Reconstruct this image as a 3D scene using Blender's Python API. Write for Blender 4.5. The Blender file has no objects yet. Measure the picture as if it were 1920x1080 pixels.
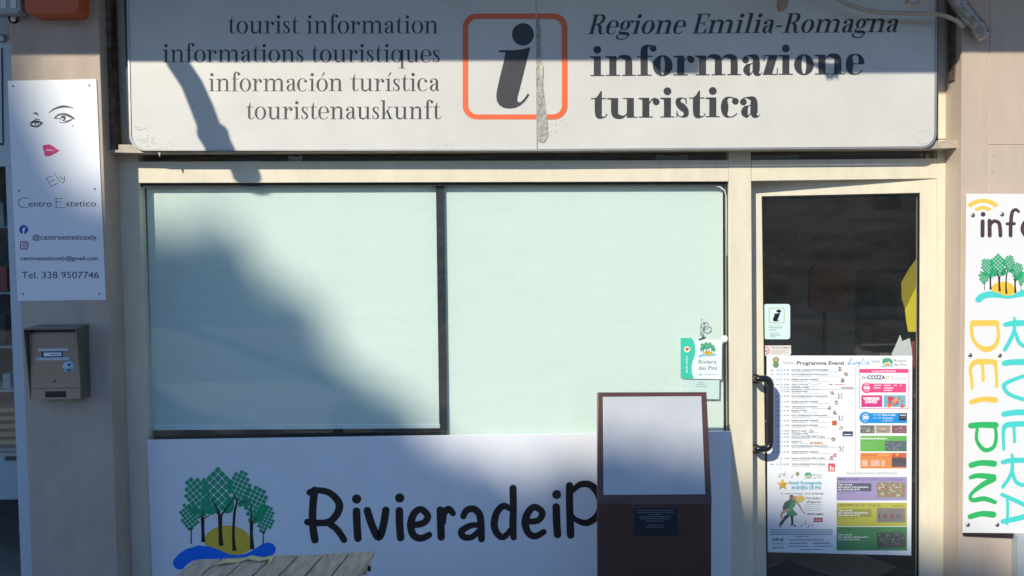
import bpy, bmesh, math, random
from mathutils import Vector, Matrix
random.seed(7)
S = bpy.context.scene
C = S.collection

# ------------------------------------------------------------ camera
F = 1400.0
PIT, YAW, ROL = math.radians(2.72797), math.radians(-1.65345), math.radians(-0.59602)
CAM = Vector((0, -4.0, 1.95))
def _rot(p, y, r):
    cp, sp, cy, sy, cr, sr = math.cos(p), math.sin(p), math.cos(y), math.sin(y), math.cos(r), math.sin(r)
    Rx = Matrix(((1, 0, 0), (0, cp, -sp), (0, sp, cp)))
    Ry = Matrix(((cy, 0, sy), (0, 1, 0), (-sy, 0, cy)))
    Rz = Matrix(((cr, -sr, 0), (sr, cr, 0), (0, 0, 1)))
    return Rz @ Rx @ Ry
RM = _rot(PIT, YAW, ROL)
def _cv(v): return Vector((v[0], v[2], -v[1]))
ax, ay, az = _cv(RM[0]), -_cv(RM[1]), -_cv(RM[2])
cd = bpy.data.cameras.new('camera'); cam = bpy.data.objects.new('camera', cd); C.objects.link(cam)
cam.matrix_world = Matrix(((ax.x, ay.x, az.x, CAM.x), (ax.y, ay.y, az.y, CAM.y), (ax.z, ay.z, az.z, CAM.z), (0, 0, 0, 1)))
cd.sensor_width = 36; cd.lens = F / 1920 * 36; cd.clip_end = 500; cd.clip_start = 0.05
S.camera = cam

# ------------------------------------------------------------ sky, sun, exposure
SUN = Vector((0.65, 1.0, -0.675)).normalized()      # the way the light travels
w = bpy.data.worlds.new('World'); S.world = w; w.use_nodes = True
nt = w.node_tree; nt.nodes.clear()
sky = nt.nodes.new('ShaderNodeTexSky'); sky.sky_type = 'NISHITA'; sky.sun_disc = False
sky.sun_elevation = math.asin(-SUN.z); sky.sun_rotation = math.atan2(-SUN.x, -SUN.y)
sky.air_density = 1.0; sky.dust_density = 0.2; sky.ozone_density = 5.0
bg = nt.nodes.new('ShaderNodeBackground'); bg.inputs[1].default_value = 0.15
wo = nt.nodes.new('ShaderNodeOutputWorld')
mul = nt.nodes.new('ShaderNodeMix'); mul.data_type = 'RGBA'; mul.blend_type = 'MULTIPLY'; mul.inputs[0].default_value = 1
mul.inputs[7].default_value = (.87, .98, 1.09, 1); nt.links.new(sky.outputs[0], mul.inputs[6]); nt.links.new(mul.outputs[2], bg.inputs[0]); nt.links.new(bg.outputs[0], wo.inputs[0])
sd = bpy.data.lights.new('sun', 'SUN'); sd.energy = 4.0; sd.angle = math.radians(0.65); sd.color = (1.0, 0.935, 0.80)
so = bpy.data.objects.new('sun', sd); C.objects.link(so); so.location = (-10, -15, 12)
so.rotation_euler = (SUN).to_track_quat('-Z', 'Y').to_euler()
S.view_settings.view_transform = 'Standard'; S.view_settings.look = 'None'
S.view_settings.exposure = 0.22; S.view_settings.gamma = 1.0; S.view_settings.use_curve_mapping = False

# ------------------------------------------------------------ materials
MC = {}
def mat(name, col, rough=0.6, metal=0.0, noise=0.0, nscale=8.0, bump=0.0, bscale=60.0, spec=0.5, col2=None, stretch=None, coat=0.0):
    if name in MC: return MC[name]
    m = bpy.data.materials.new(name); m.use_nodes = True; t = m.node_tree
    b = t.nodes['Principled BSDF']
    b.inputs['Base Color'].default_value = (*col, 1); b.inputs['Roughness'].default_value = rough
    b.inputs['Metallic'].default_value = metal; b.inputs['Specular IOR Level'].default_value = spec
    b.inputs['Coat Weight'].default_value = coat
    if noise or bump:
        tc = t.nodes.new('ShaderNodeTexCoord'); mp = t.nodes.new('ShaderNodeMapping')
        t.links.new(tc.outputs['Object'], mp.inputs[0])
        if stretch: mp.inputs['Scale'].default_value = stretch
    if noise:
        n = t.nodes.new('ShaderNodeTexNoise'); n.inputs['Scale'].default_value = nscale; n.inputs['Detail'].default_value = 7; n.inputs['Roughness'].default_value = .62
        t.links.new(mp.outputs[0], n.inputs['Vector'])
        r = t.nodes.new('ShaderNodeValToRGB'); r.color_ramp.elements[0].position = .32; r.color_ramp.elements[1].position = .7
        c2 = col2 or tuple(c * (1 - noise) for c in col)
        r.color_ramp.elements[0].color = (*c2, 1); r.color_ramp.elements[1].color = (*col, 1)
        t.links.new(n.outputs['Fac'], r.inputs[0]); t.links.new(r.outputs[0], b.inputs['Base Color'])
    if bump:
        n2 = t.nodes.new('ShaderNodeTexNoise'); n2.inputs['Scale'].default_value = bscale; n2.inputs['Detail'].default_value = 4
        t.links.new(mp.outputs[0], n2.inputs['Vector'])
        bp = t.nodes.new('ShaderNodeBump'); bp.inputs['Strength'].default_value = bump; bp.inputs['Distance'].default_value = .01
        t.links.new(n2.outputs['Fac'], bp.inputs['Height']); t.links.new(bp.outputs[0], b.inputs['Normal'])
    MC[name] = m; return m

def glass(name, tint, refl=1.0, dust=.02):
    m = bpy.data.materials.new(name); m.use_nodes = True; t = m.node_tree; t.nodes.clear()
    o = t.nodes.new('ShaderNodeOutputMaterial'); tr = t.nodes.new('ShaderNodeBsdfTransparent'); gl = t.nodes.new('ShaderNodeBsdfGlossy')
    tr.inputs[0].default_value = (*tint, 1); gl.inputs['Roughness'].default_value = 0.015; gl.inputs[0].default_value = (refl, refl, refl, 1)
    fr = t.nodes.new('ShaderNodeFresnel'); 
    ge = t.nodes.new('ShaderNodeNewGeometry'); ma = t.nodes.new('ShaderNodeMath'); ma.operation = 'MULTIPLY_ADD'
    ma.inputs[1].default_value = 1 / 1.5 - 1.5; ma.inputs[2].default_value = 1.5      # same reflectance from either face of the thin pane
    t.links.new(ge.outputs['Backfacing'], ma.inputs[0]); t.links.new(ma.outputs[0], fr.inputs[0])
    mx = t.nodes.new('ShaderNodeMixShader')
    t.links.new(fr.outputs[0], mx.inputs[0]); t.links.new(tr.outputs[0], mx.inputs[1]); t.links.new(gl.outputs[0], mx.inputs[2])
    df = t.nodes.new('ShaderNodeBsdfDiffuse'); df.inputs[0].default_value = (.62, .63, .62, 1); m2 = t.nodes.new('ShaderNodeMixShader')   # dust and wipe marks
    tc = t.nodes.new('ShaderNodeTexCoord'); mp = t.nodes.new('ShaderNodeMapping'); mp.inputs['Rotation'].default_value = (0, .5, 0); mp.inputs['Scale'].default_value = (1.2, 1, 4.5)
    n = t.nodes.new('ShaderNodeTexNoise'); n.inputs['Scale'].default_value = 3.2; n.inputs['Detail'].default_value = 9; n.inputs['Roughness'].default_value = .7
    mr = t.nodes.new('ShaderNodeMapRange'); mr.inputs[1].default_value = .35; mr.inputs[2].default_value = .75; mr.inputs[3].default_value = dust * .45; mr.inputs[4].default_value = dust * 1.7
    t.links.new(tc.outputs['Object'], mp.inputs[0]); t.links.new(mp.outputs[0], n.inputs['Vector']); t.links.new(n.outputs['Fac'], mr.inputs[0]); t.links.new(mr.outputs[0], m2.inputs[0])
    t.links.new(mx.outputs[0], m2.inputs[1]); t.links.new(df.outputs[0], m2.inputs[2]); t.links.new(m2.outputs[0], o.inputs[0])
    return m

M = dict(
    sign=mat('sign_white', (.66, .64, .59), .42, noise=.10, nscale=3.2, bump=.04, bscale=5),
    ink=mat('sign_ink', (.055, .053, .06), .5, noise=.35, nscale=9),
    orange=mat('logo_orange', (.84, .15, .045), .45, noise=.08),
    rim=mat('sign_rim', (.45, .45, .43), .4, metal=.5, noise=.2),
    black=mat('black_rail', (.012, .014, .02), .35),
    ledge=mat('ledge_cream', (.62, .52, .40), .5, noise=.45, nscale=14, bump=.1),
    frame=mat('frame_cream', (.80, .72, .545), .36, noise=.13, nscale=5, stretch=(2.5, 2.5, .8), bump=.02, bscale=5),
    pillar=mat('pillar_plaster', (.55, .445, .355), .85, noise=.20, nscale=3.5, bump=.3, bscale=110, stretch=(2.4, 2.4, .8)),
    clad=mat('cladding', (.58, .465, .365), .5, noise=.13, nscale=3, bump=.06, bscale=8, stretch=(3, 3, .7)),
    rust=mat('rusty_iron', (.19, .165, .135), .8, noise=.8, nscale=22, col2=(.07, .03, .015), bump=.4),
    foam=mat('foam_tan', (.62, .36, .19), .95, noise=.5, nscale=60, bump=1.0, bscale=120),
    blind=mat('blind_fabric', (.80, .84, .79), .8, noise=.03, nscale=2, stretch=(1, 1, .2)),
    blindbar=mat('blind_bar', (.88, .90, .90), .4),
    panel=mat('panel_white', (.85, .86, .88), .36, noise=.06, nscale=3, bump=.05, bscale=2.5, stretch=(1, 1, .6)),
    paper=mat('paper_white', (.80, .82, .84), .55),
    plate=mat('acrylic_white', (.50, .51, .53), .30, noise=.10, nscale=5, bump=.02),
    brown=mat('print_brown', (.032, .02, .02), .4),
    kiosk=mat('kiosk_brown', (.10, .042, .034), .40, noise=.35, nscale=7, bump=.03),
    klabel=mat('label_dark', (.012, .018, .03), .35),
    kline=mat('label_line', (.12, .13, .16), .5),
    steel=mat('mailbox_steel', (.29, .275, .245), .32, metal=.85, noise=.12, nscale=7),
    steel2=mat('mailbox_door', (.36, .34, .305), .30, metal=.8, noise=.12, nscale=6),
    handle=mat('handle_black', (.012, .013, .014), .22, coat=.5),
    gasket=mat('gasket', (.02, .022, .022), .5),
    wood=mat('slat_wood', (.66, .54, .40), .75, noise=.5, nscale=14, stretch=(3, .6, 1), col2=(.36, .29, .22), bump=.5, bscale=40),
    strap=mat('strap_yellow', (.72, .66, .30), .6, noise=.15),
    metal_dark=mat('metal_dark', (.03, .03, .032), .4, metal=.6),
    foil=mat('foil', (.60, .58, .55), .36, metal=.7, noise=.6, nscale=26, bump=.5, bscale=60, col2=(.25, .20, .15)),
    cable=mat('cable_beige', (.50, .43, .33), .6, noise=.2),
    bolt=mat('bolt_steel', (.35, .33, .31), .3, metal=.9),
    concrete=mat('concrete', (.34, .32, .29), .9, noise=.3, nscale=6, bump=.3),
    paving=mat('paving', (.30, .285, .27), .85, noise=.3, nscale=12, bump=.2),
    porch=mat('porch_paint', (.50, .46, .40), .8, noise=.15),
    room=mat('room_wall', (.62, .61, .57), .9, noise=.1),
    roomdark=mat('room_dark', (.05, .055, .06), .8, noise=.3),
    tile=mat('floor_tile', (.42, .38, .33), .35, noise=.3, nscale=7),
    grout=mat('grout', (.10, .09, .08), .9),
    siren=mat('siren_orange', (.60, .115, .03), .4, noise=.15),
    greybox=mat('grey_plastic', (.42, .46, .47), .5, noise=.1),
    white=mat('white_plastic', (.75, .75, .72), .45),
    greyframe=mat('white_frame', (.55, .62, .66), .45, noise=.06),
    bark=mat('bark', (.13, .085, .055), .95, noise=.5, nscale=6, bump=.6, bscale=14),
    leaf=mat('pine_foliage', (.045, .085, .025), .8, noise=.5, nscale=2),
    red=mat('red_plastic', (.30, .05, .045), .5),
    yellow=mat('yellow_paper', (.80, .66, .03), .6),
    boxbrown=mat('cardboard', (.42, .30, .18), .8, noise=.2),
    teal=mat('teal_shelf', (.30, .38, .40), .6, noise=.1),
    patch=mat('torn_backing', (.56, .53, .47), .9, noise=.55, nscale=40, bump=.9, bscale=90),
    tape=mat('torn_tape', (.60, .56, .47), .4, noise=.2, nscale=20, bump=.4),
)
def ink(r, g, b):            # a print colour, linear
    k = 'print_%d_%d_%d' % (r * 1000, g * 1000, b * 1000)
    return mat(k, (r, g, b), .5)
GREEN, SUNY, BLUE, TEAL = ink(.015, .36, .16), ink(.80, .52, .05), ink(.004, .17, .82), ink(.07, .62, .56)
M['glass'] = glass('window_glass', (.95, .985, .972))
M['dglass'] = glass('door_glass', (.93, .95, .94), dust=.0125)

# ------------------------------------------------------------ placing helpers
class Plane:
    def __init__(s, p, n): s.p, s.n = Vector(p), Vector(n).normalized()
def YP(y): return Plane((0, y, 0), (0, -1, 0))
def ray(px, py):
    c = Vector(((px - 960) / F, (py - 540) / F, 1.0))
    v = RM.transposed() @ c
    return Vector((v.x, v.z, -v.y))
def at(px, py, pl, off=0.0, floor=False):
    if not isinstance(pl, Plane): pl = YP(pl)
    d = ray(px, py); o = pl.p + pl.n * off
    t = (o - CAM).dot(pl.n) / d.dot(pl.n)
    q = CAM + d * t
    if floor and q.z < 0.004: q.z = 0.004
    return q
ORG = {}
def thing(name, label, cat, loc, group=None):
    o = bpy.data.objects.new(name, None); C.objects.link(o); o.location = loc; o.empty_display_size = .1
    o['label'] = label; o['category'] = cat
    if group: o['group'] = group
    ORG[o.name] = Vector(loc); return o
def tag(o, label=None, cat=None, group=None, kind=None):
    if label: o['label'] = label
    if cat: o['category'] = cat
    if group: o['group'] = group
    if kind: o['kind'] = kind
    return o
def mesh(name, vs, fs, mats, parent=None, mi=None, smooth=False, bevel=0.0):
    vs = [Vector(v) for v in vs]
    if parent is not None: L = ORG[parent.name]
    else:
        lo = Vector([min(v[i] for v in vs) for i in range(3)]); hi = Vector([max(v[i] for v in vs) for i in range(3)])
        L = Vector(((lo.x + hi.x) / 2, (lo.y + hi.y) / 2, lo.z))
    me = bpy.data.meshes.new(name); me.from_pydata([v - L for v in vs], [], fs)
    if not isinstance(mats, (list, tuple)): mats = [mats]
    for m_ in mats: me.materials.append(m_)
    if mi: me.polygons.foreach_set('material_index', mi)
    if bevel:
        bm = bmesh.new(); bm.from_mesh(me); bmesh.ops.remove_doubles(bm, verts=bm.verts, dist=1e-6)
        bmesh.ops.recalc_face_normals(bm, faces=bm.faces)
        bmesh.ops.bevel(bm, geom=bm.edges[:], offset=bevel, segments=2, affect='EDGES', profile=.6)
        bm.to_mesh(me); bm.free()
    if smooth: me.polygons.foreach_set('use_smooth', [True] * len(me.polygons))
    me.update()
    o = bpy.data.objects.new(name, me); C.objects.link(o)
    if parent is not None: o.parent = parent
    else: o.location = L
    ORG[o.name] = L
    return o
def prism_data(front, back):
    n = len(front); vs = list(front) + list(back)
    fs = [tuple(range(n)), tuple(range(2 * n - 1, n - 1, -1))]
    for i in range(n):
        j = (i + 1) % n; fs.append((i, i + n, j + n, j))
    return vs, fs
def slab(name, poly, yf, depth, m, parent=None, bevel=0.0, floor=True):
    """solid whose front outline is measured on the photograph at the plane yf and that goes straight back by depth"""
    pl = yf if isinstance(yf, Plane) else YP(yf)
    f = [at(x, y, pl, floor=floor) for x, y in poly]
    b = [p - pl.n * depth for p in f]
    vs, fs = prism_data(f, b)
    return mesh(name, vs, fs, m, parent, bevel=bevel)
def box(name, lo, hi, m, parent=None, bevel=0.0):
    x0, y0, z0 = lo; x1, y1, z1 = hi
    f = [Vector(p) for p in ((x0, y0, z0), (x1, y0, z0), (x1, y0, z1), (x0, y0, z1))]
    vs, fs = prism_data(f, [p + Vector((0, y1 - y0, 0)) for p in f])
    return mesh(name, vs, fs, m, parent, bevel=bevel)
def smoothpath(pts, k=6):
    """Catmull-Rom through points of any dimension"""
    if len(pts) < 3: 
        a, b = pts[0], pts[-1]
        return [tuple(a[i] + (b[i] - a[i]) * t / 2 for i in range(len(a))) for t in range(3)]
    P = [pts[0]] + list(pts) + [pts[-1]]; out = []
    for s in range(1, len(P) - 2):
        a, b, c, d = P[s - 1], P[s], P[s + 1], P[s + 2]
        for q in range(k):
            t = q / k
            out.append(tuple(.5 * (2 * b[i] + (c[i] - a[i]) * t + (2 * a[i] - 5 * b[i] + 4 * c[i] - d[i]) * t * t + (-a[i] + 3 * b[i] - 3 * c[i] + d[i]) * t ** 3) for i in range(len(b))))
    out.append(tuple(pts[-1])); return out
def tube_data(path, rad, n=12, base=0):
    vs, fs = [], []; path = [Vector(p) for p in path]; u = None
    for i, p in enumerate(path):
        t = (path[min(i + 1, len(path) - 1)] - path[max(i - 1, 0)]).normalized()
        if u is None: u = t.cross(Vector((0, 0, 1)) if abs(t.z) < .9 else Vector((1, 0, 0))).normalized()
        u = (u - t * u.dot(t)).normalized(); v = t.cross(u)
        r = rad[i] if isinstance(rad, (list, tuple)) else rad
        for k in range(n):
            a = 2 * math.pi * k / n; vs.append(p + (u * math.cos(a) + v * math.sin(a)) * r)
    for i in range(len(path) - 1):
        for k in range(n):
            a = base + i * n + k; b = base + i * n + (k + 1) % n; fs.append((a, b, b + n, a + n))
    fs.append(tuple(base + k for k in range(n - 1, -1, -1))); e = base + (len(path) - 1) * n; fs.append(tuple(e + k for k in range(n)))
    return vs, fs
def tube(name, path, rad, m, parent=None, n=12):
    vs, fs = tube_data(path, rad, n); return mesh(name, vs, fs, m, parent, smooth=True)
def dome(name, c, r, m, parent=None, axis=Vector((0, -1, 0)), flat=.6):
    axis = axis.normalized(); u = axis.cross(Vector((0, 0, 1))).normalized(); v = axis.cross(u); vs, fs = [], []
    R_ = 5; n = 12
    for i in range(R_):
        a = math.pi / 2 * i / R_
        for k in range(n):
            b = 2 * math.pi * k / n; vs.append(Vector(c) + (u * math.cos(b) + v * math.sin(b)) * r * math.cos(a) + axis * r * flat * math.sin(a))
    vs.append(Vector(c) + axis * r * flat)
    for i in range(R_ - 1):
        for k in range(n): fs.append((i * n + k, i * n + (k + 1) % n, (i + 1) * n + (k + 1) % n, (i + 1) * n + k))
    for k in range(n): fs.append(((R_ - 1) * n + k, (R_ - 1) * n + (k + 1) % n, R_ * n))
    return mesh(name, vs, fs, m, parent, smooth=True)

# ------------------------------------------------------------ flat print on a plane
_tc = {}
def text_mesh(s, bold=0.0, shear=0.0):
    k = (s, bold, shear)
    if k not in _tc:
        cu = bpy.data.curves.new('t', 'FONT'); cu.body = s; cu.size = 1; cu.resolution_u = 3; cu.offset = bold; cu.shear = shear
        ob = bpy.data.objects.new('t', cu); me = bpy.data.meshes.new_from_object(ob)
        vs = [(v.co.x, v.co.y) for v in me.vertices]; fs = [tuple(p.vertices) for p in me.polygons]
        bpy.data.objects.remove(ob); bpy.data.curves.remove(cu); bpy.data.meshes.remove(me)
        _tc[k] = (vs, fs)
    return _tc[k]
class Print:
    def __init__(s, plane, off=.0006, f=None):
        s.pl = plane if isinstance(plane, Plane) else YP(plane); s.off = off
        s.v, s.f, s.mi, s.m, s.lv, s.q = [], [], [], [], 0, 0
        s.map = f or (lambda x, y: (x, y))
    def _m(s, m):
        if m not in s.m: s.m.append(m)
        return s.m.index(m)
    def raw(s, pts, fs, m, lv=None):
        lv = s.lv if lv is None else lv
        b = len(s.v); i = s._m(m); s.q = (s.q + 1) % 8
        for x, y in pts:
            px, py = s.map(x, y); s.v.append(at(px, py, s.pl, s.off + lv * .00005 + s.q * 6e-6))
        for f in fs: s.f.append(tuple(b + q for q in f)); s.mi.append(i)
    def poly(s, pts, m, lv=None): s.raw(pts, [tuple(range(len(pts)))], m, lv)
    def rect(s, x0, y0, x1, y1, m, lv=None): s.poly([(x0, y0), (x1, y0), (x1, y1), (x0, y1)], m, lv)
    def disc(s, x, y, r, m, lv=None, ry=None, n=20, rot=0):
        ry = ry or r; c, q = math.cos(rot), math.sin(rot)
        s.poly([(x + r * math.cos(2 * math.pi * k / n) * c - ry * math.sin(2 * math.pi * k / n) * q, y + r * math.cos(2 * math.pi * k / n) * q + ry * math.sin(2 * math.pi * k / n) * c) for k in range(n)], m, lv)
    def ring(s, outer, inner, m, lv=None):
        n = len(outer); s.raw(list(outer) + list(inner), [(k, (k + 1) % n, n + (k + 1) % n, n + k) for k in range(n)], m, lv)
    def ribbon(s, pts, m, w=None, caps=True, lv=None, smooth=True, k=6):
        P = [(p[0], p[1], p[2] if len(p) > 2 else w) for p in pts]
        if smooth: P = smoothpath(P, k)
        L, Rr = [], []
        for i, p in enumerate(P):
            a, b = P[max(i - 1, 0)], P[min(i + 1, len(P) - 1)]
            dx, dy = b[0] - a[0], b[1] - a[1]; d = math.hypot(dx, dy) or 1; nx, ny = -dy / d, dx / d; h = p[2] / 2
            L.append((p[0] + nx * h, p[1] + ny * h)); Rr.append((p[0] - nx * h, p[1] - ny * h))
        n = len(P); s.raw(L + Rr, [(i, i + 1, n + i + 1, n + i) for i in range(n - 1)], m, lv)
        if caps:
            l0 = s.lv if lv is None else lv
            s.disc(P[0][0], P[0][1], P[0][2] / 2, m, l0 + 1, n=14); s.disc(P[-1][0], P[-1][1], P[-1][2] / 2, m, l0 + 2, n=14)
    def text(s, t, x, y, h, m, w=None, bold=0.0, lv=None, align='l', shear=0.0, rot=0.0):
        """x, y = baseline start, h = capital height, w = width to fill (else natural)"""
        vs, fs = text_mesh(t, bold, shear)
        if not vs: return
        x0 = min(v[0] for v in vs); x1 = max(v[0] for v in vs); sc = h / .73
        sx = w / (x1 - x0) if w else sc; W = (x1 - x0) * sx
        if align == 'c': x -= W / 2
        if align == 'r': x -= W
        c, q = math.cos(rot), math.sin(rot)
        s.raw([(x + (v[0] - x0) * sx * c + v[1] * sc * q, y + (v[0] - x0) * sx * q - v[1] * sc * c) for v in vs], fs, m, lv)
    def build(s, name, parent=None): 
        o = mesh(name, s.v, s.f, s.m, parent, mi=s.mi); return o

# ---- a high-contrast serif alphabet (x-height 1, y up), used on the big sign
def glyph(ch, W, h):
    P = []      # ('poly', pts) / ('rib', pts, caps) / ('disc', x, y, r) / ('ring', cx, cy, rx, ry, irx, iry)
    s = .13 + W * .22; c = .36 + W * .32
    R = lambda x0, y0, x1, y1: P.append(('poly', [(x0, y0), (x1, y0), (x1, y1), (x0, y1)]))
    def stem(x, top=1.0, foot=True, flag=True, bot=0.0):
        R(x, bot, x + W, top)
        if foot: R(x - s * .9, bot, x + W + s * .9, bot + h)
        if flag: P.append(('poly', [(x - s, top - h * 1.1), (x + .002, top - h * 1.6 - .02), (x + .002, top), (x - s, top - h * .1)]))
    def arch(x):        # from the stem whose right side is x to a new stem; returns left of the new stem
        x2 = x + c
        P.append(('rib', [(x - W * .25, .70, h), (x + c * .22, .90, h * 1.3), (x + c * .62, .965, h * 2 + W * .22), (x2 + W * .36, .88, W * .80), (x2 + W * .5, .66, W), (x2 + W * .5, 0, W)], False))
        R(x2 - s * .8, 0, x2 + W + s * .9, h)
        return x2
    bs = ch
    if ch == 'ó': bs = 'o'
    if ch == 'í': bs = 'ı'
    if bs in 'iı':
        stem(s); adv = W + 2 * s
        if bs == 'i': P.append(('disc', s + W * .5, 1.33, .085 + W * .29))
    elif bs == 'l': stem(s, 1.52); adv = W + 2 * s
    elif bs == 'n': stem(s); x = arch(s + W); adv = x + W + s
    elif bs == 'm': stem(s); x = arch(s + W); x = arch(x + W); adv = x + W + s
    elif bs == 'u':
        x2 = s + W + c
        P.append(('rib', [(s + W * .5, 1, W), (s + W * .5, .34, W), (s + W * .66, .12, W * .8), (s + W + c * .36, .03, h * 2 + W * .2), (s + W + c * .78, .10, h * 1.3), (x2 + W * .2, .30, h)], False))
        P.append(('poly', [(0, 1 - h * 1.2), (s, 1 - h * 1.6), (s, 1), (0, 1)]))
        R(x2, 0, x2 + W, 1); R(x2 - s, 1 - h, x2, 1); R(x2 + W, 0, x2 + W + s * .9, h); adv = x2 + W + s
    elif bs == 'r':
        stem(s); x = s + W; P.append(('rib', [(x - W * .2, .62, h), (x + c * .25, .88, h * 1.2), (x + c * .62, .965, h * 1.6), (x + c * .86, .86, h * 2)], False))
        P.append(('disc', x + c * .78, .80, .075 + W * .26)); adv = x + c * .95 + W * .25
    elif bs == 'o':
        rx = .36 + W * .48; P.append(('ring', rx, .5, rx, .53, rx - W * 1.08, .53 - h * 1.1)); adv = 2 * rx
    elif bs in 'ec':
        rx = .35 + W * .42; ry = .52 - h * .4; pts = []
        a0, a1 = (2, 322) if bs == 'e' else (48, 322)
        for k in range(25):
            a = math.radians(a0 + (a1 - a0) * k / 24); cx = math.cos(a)
            wd = h + (W * 1.08 - h) * max(0, -cx) ** 1.5 if cx < 0 else h * 1.1 + ((W * .72 if (bs == 'e' and a < 1.6) else 0) * cx ** 1.6)
            pts.append((rx + (rx - wd / 2) * cx, .5 + ry * math.sin(a), wd))
        P.append(('rib0', pts))
        if bs == 'e': R(W * .9, .50, 2 * rx - W * .3, .50 + h)
        else: P.append(('disc', rx + rx * .56, .80, .07 + W * .26))
        adv = 2 * rx
    elif bs == 's':
        wd = .47 + W * .62; q = wd / .70
        P.append(('rib', [(.60 * q, .74, h), (.52 * q, .92, h), (.34 * q, .975, h * 1.3), (.15 * q, .86, W * .55 + h), (.19 * q, .66, W * .85), (.36 * q, .52, W), (.54 * q, .36, W * .85), (.56 * q, .14, W * .55 + h), (.36 * q, .025, h * 1.3), (.16 * q, .09, h), (.07 * q, .28, h)], False))
        R(.60 * q - h, .68, .60 * q, 1.0); R(.05 * q, 0, .05 * q + h, .34); adv = .70 * q
    elif bs == 't':
        P.append(('rib', [(s + W * .5, 1.0, W), (s + W * .5, .28, W), (s + W * .68, .09, W * .8), (s + W * 1.15, .02, h * 1.5), (s + W + .22, .07, h), (s + W + .28, .20, h)], False))
        P.append(('poly', [(s, .98), (s + W, .98), (s + W, 1.36), (s + W * .8, 1.34), (s + W * .45, 1.12), (s + W * .1, 1.02)]))
        R(0, 1 - h, s + W + .24, 1); adv = s + W + .26
    elif bs == 'f':
        P.append(('rib', [(s + W * .5, 0, W), (s + W * .5, 1.18, W), (s + W * .68, 1.42, W * .75), (s + W * 1.1 + .05, 1.53, h * 1.8), (s + W * 1.3 + .20, 1.46, h * 1.6)], False))
        P.append(('disc', s + W * 1.3 + .19, 1.38, .075 + W * .24)); R(0, 1 - h, s + W + .26, 1); R(s * .1, 0, s + W + s, h); adv = s + W + .24
    elif bs == 'a':
        x = .46 + W * .30
        P.append(('rib', [(.14, .78, h), (.17, .93, h), (.34 + W * .1, .975, h * 1.4), (x + W * .3, .90, W * .75), (x + W * .5, .70, W), (x + W * .5, .20, W), (x + W * .72, .05, W * .62), (x + W * 1.1, .03, h), (x + W * 1.1 + .09, .12, h)], False))
        P.append(('disc', .15 + W * .08, .76, .07 + W * .26))
        P.append(('rib', [(x + .02, .60, h), (x - .12, .55, h * 1.2), (.16 + W * .4, .44, W * .7), (.05 + W * .5, .24, W * .98), (.14 + W * .5, .06, W * .6), (.32 + W * .25, .015, h * 1.4), (x + .02, .20, h)], False)); adv = x + W * 1.1 + .1
    elif bs == 'q':
        rx = .35 + W * .42; P.append(('ring', rx, .5, rx, .53, rx - W * 1.0, .53 - h * 1.1)); x = 2 * rx - W * .55
        R(x, -.5, x + W, 1.0); R(x - s, -.5, x + W + s, -.5 + h); adv = x + W + s * .5
    elif bs == 'k':
        stem(s, 1.52); x = s + W
        P.append(('rib', [(x - .02, .40, h), (x + c, .98, h)], False)); R(x + c - .2, 1 - h, x + c + .18, 1)
        P.append(('poly', [(x + c * .28, .64), (x + c * .28 + W * .6, .80), (x + c + W * .75, 0), (x + c - W * .35, 0)])); R(x + c - W * .35 - s * .6, 0, x + c + W * .75 + s * .6, h); adv = x + c + W * .75 + s * .4
    elif bs == 'z':
        wd = .60 + W * .55; P.append(('poly', [(0, 0), (W * 1.25, 0), (wd, 1), (wd - W * 1.25, 1)])); R(.03, 1 - h, wd, 1); R(0, 0, wd, h)
        R(.03, .70, .03 + h, 1); R(wd - h, 0, wd, .34); adv = wd
    elif bs == 'g':
        rx = .28 + W * .42; P.append(('ring', rx + .02, .65, rx, .36, rx - W * .95, .36 - h * 1.1))
        P.append(('rib', [(rx * .55, .34, h * 1.2), (.10, .20, h * 1.6), (.16, .08, W * .6), (.45, .04, W * .95), (2 * rx, .0, W * .8), (2 * rx + .06, -.17, h * 2.2), (rx * 1.5, -.38, h * 1.6), (rx * .6, -.38, h * 1.8), (0.0, -.24, W * .55), (.10, -.04, h * 1.2), (.28, .05, h)], False))
        P.append(('rib', [(rx * 1.6, .88, h), (rx * 2, 1.0, h * 1.3), (rx * 2.3, .97, h * 1.3)], False)); P.append(('disc', rx * 2.3, .93, .05 + W * .18)); adv = 2 * rx + .18
    elif bs == 'R':
        H = 1.48; stem(s, H, flag=False); R(0, H - h, s + W + .1, H); x = s + W
        P.append(('rib', [(x - .02, H - h * .6, h * 1.2), (x + .30, H - h, h * 2), (x + .36 + W * .5, H - .20, W * .9), (x + .36 + W * .5, H - .46, W * .95), (x + .26, H - .70, h * 2), (x - .02, H - .74, h * 1.2)], False))
        P.append(('rib', [(x + .14, H - .74, h * 1.6), (x + .30 + W * .3, H - .90, W * .9), (x + .38 + W * .3, .30, W), (x + .46 + W * .35, .06, W * .7), (x + .64 + W * .4, .03, h * 1.2), (x + .74 + W * .4, .16, h)], False)); adv = x + .72 + W * .4
    elif bs == 'E':
        H = 1.48; stem(s, H, flag=False); e = s + W + .62
        R(0, H - h, e, H); R(0, 0, e, h); R(s + W, H * .5, s + W + .34, H * .5 + h); R(s + W + .34, H * .5 - .17, s + W + .34 + h, H * .5 + .2)
        P.append(('poly', [(e, H), (e - h, H - .36), (e - h * 1.4, H - .36), (e - .16, H - h)])); P.append(('poly', [(e + .02, .38), (e - h, .38), (e - .2, h), (e, 0)])); adv = e
    elif bs == '-': R(.05, .44, .52, .44 + h * 2.4); adv = .58
    else: adv = .42
    if ch in 'óí':
        xx = adv * .48; P.append(('rib', [(xx - .02, 1.16, h), (xx + .20, 1.50, W * .62)], False))
    return P, adv
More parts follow.
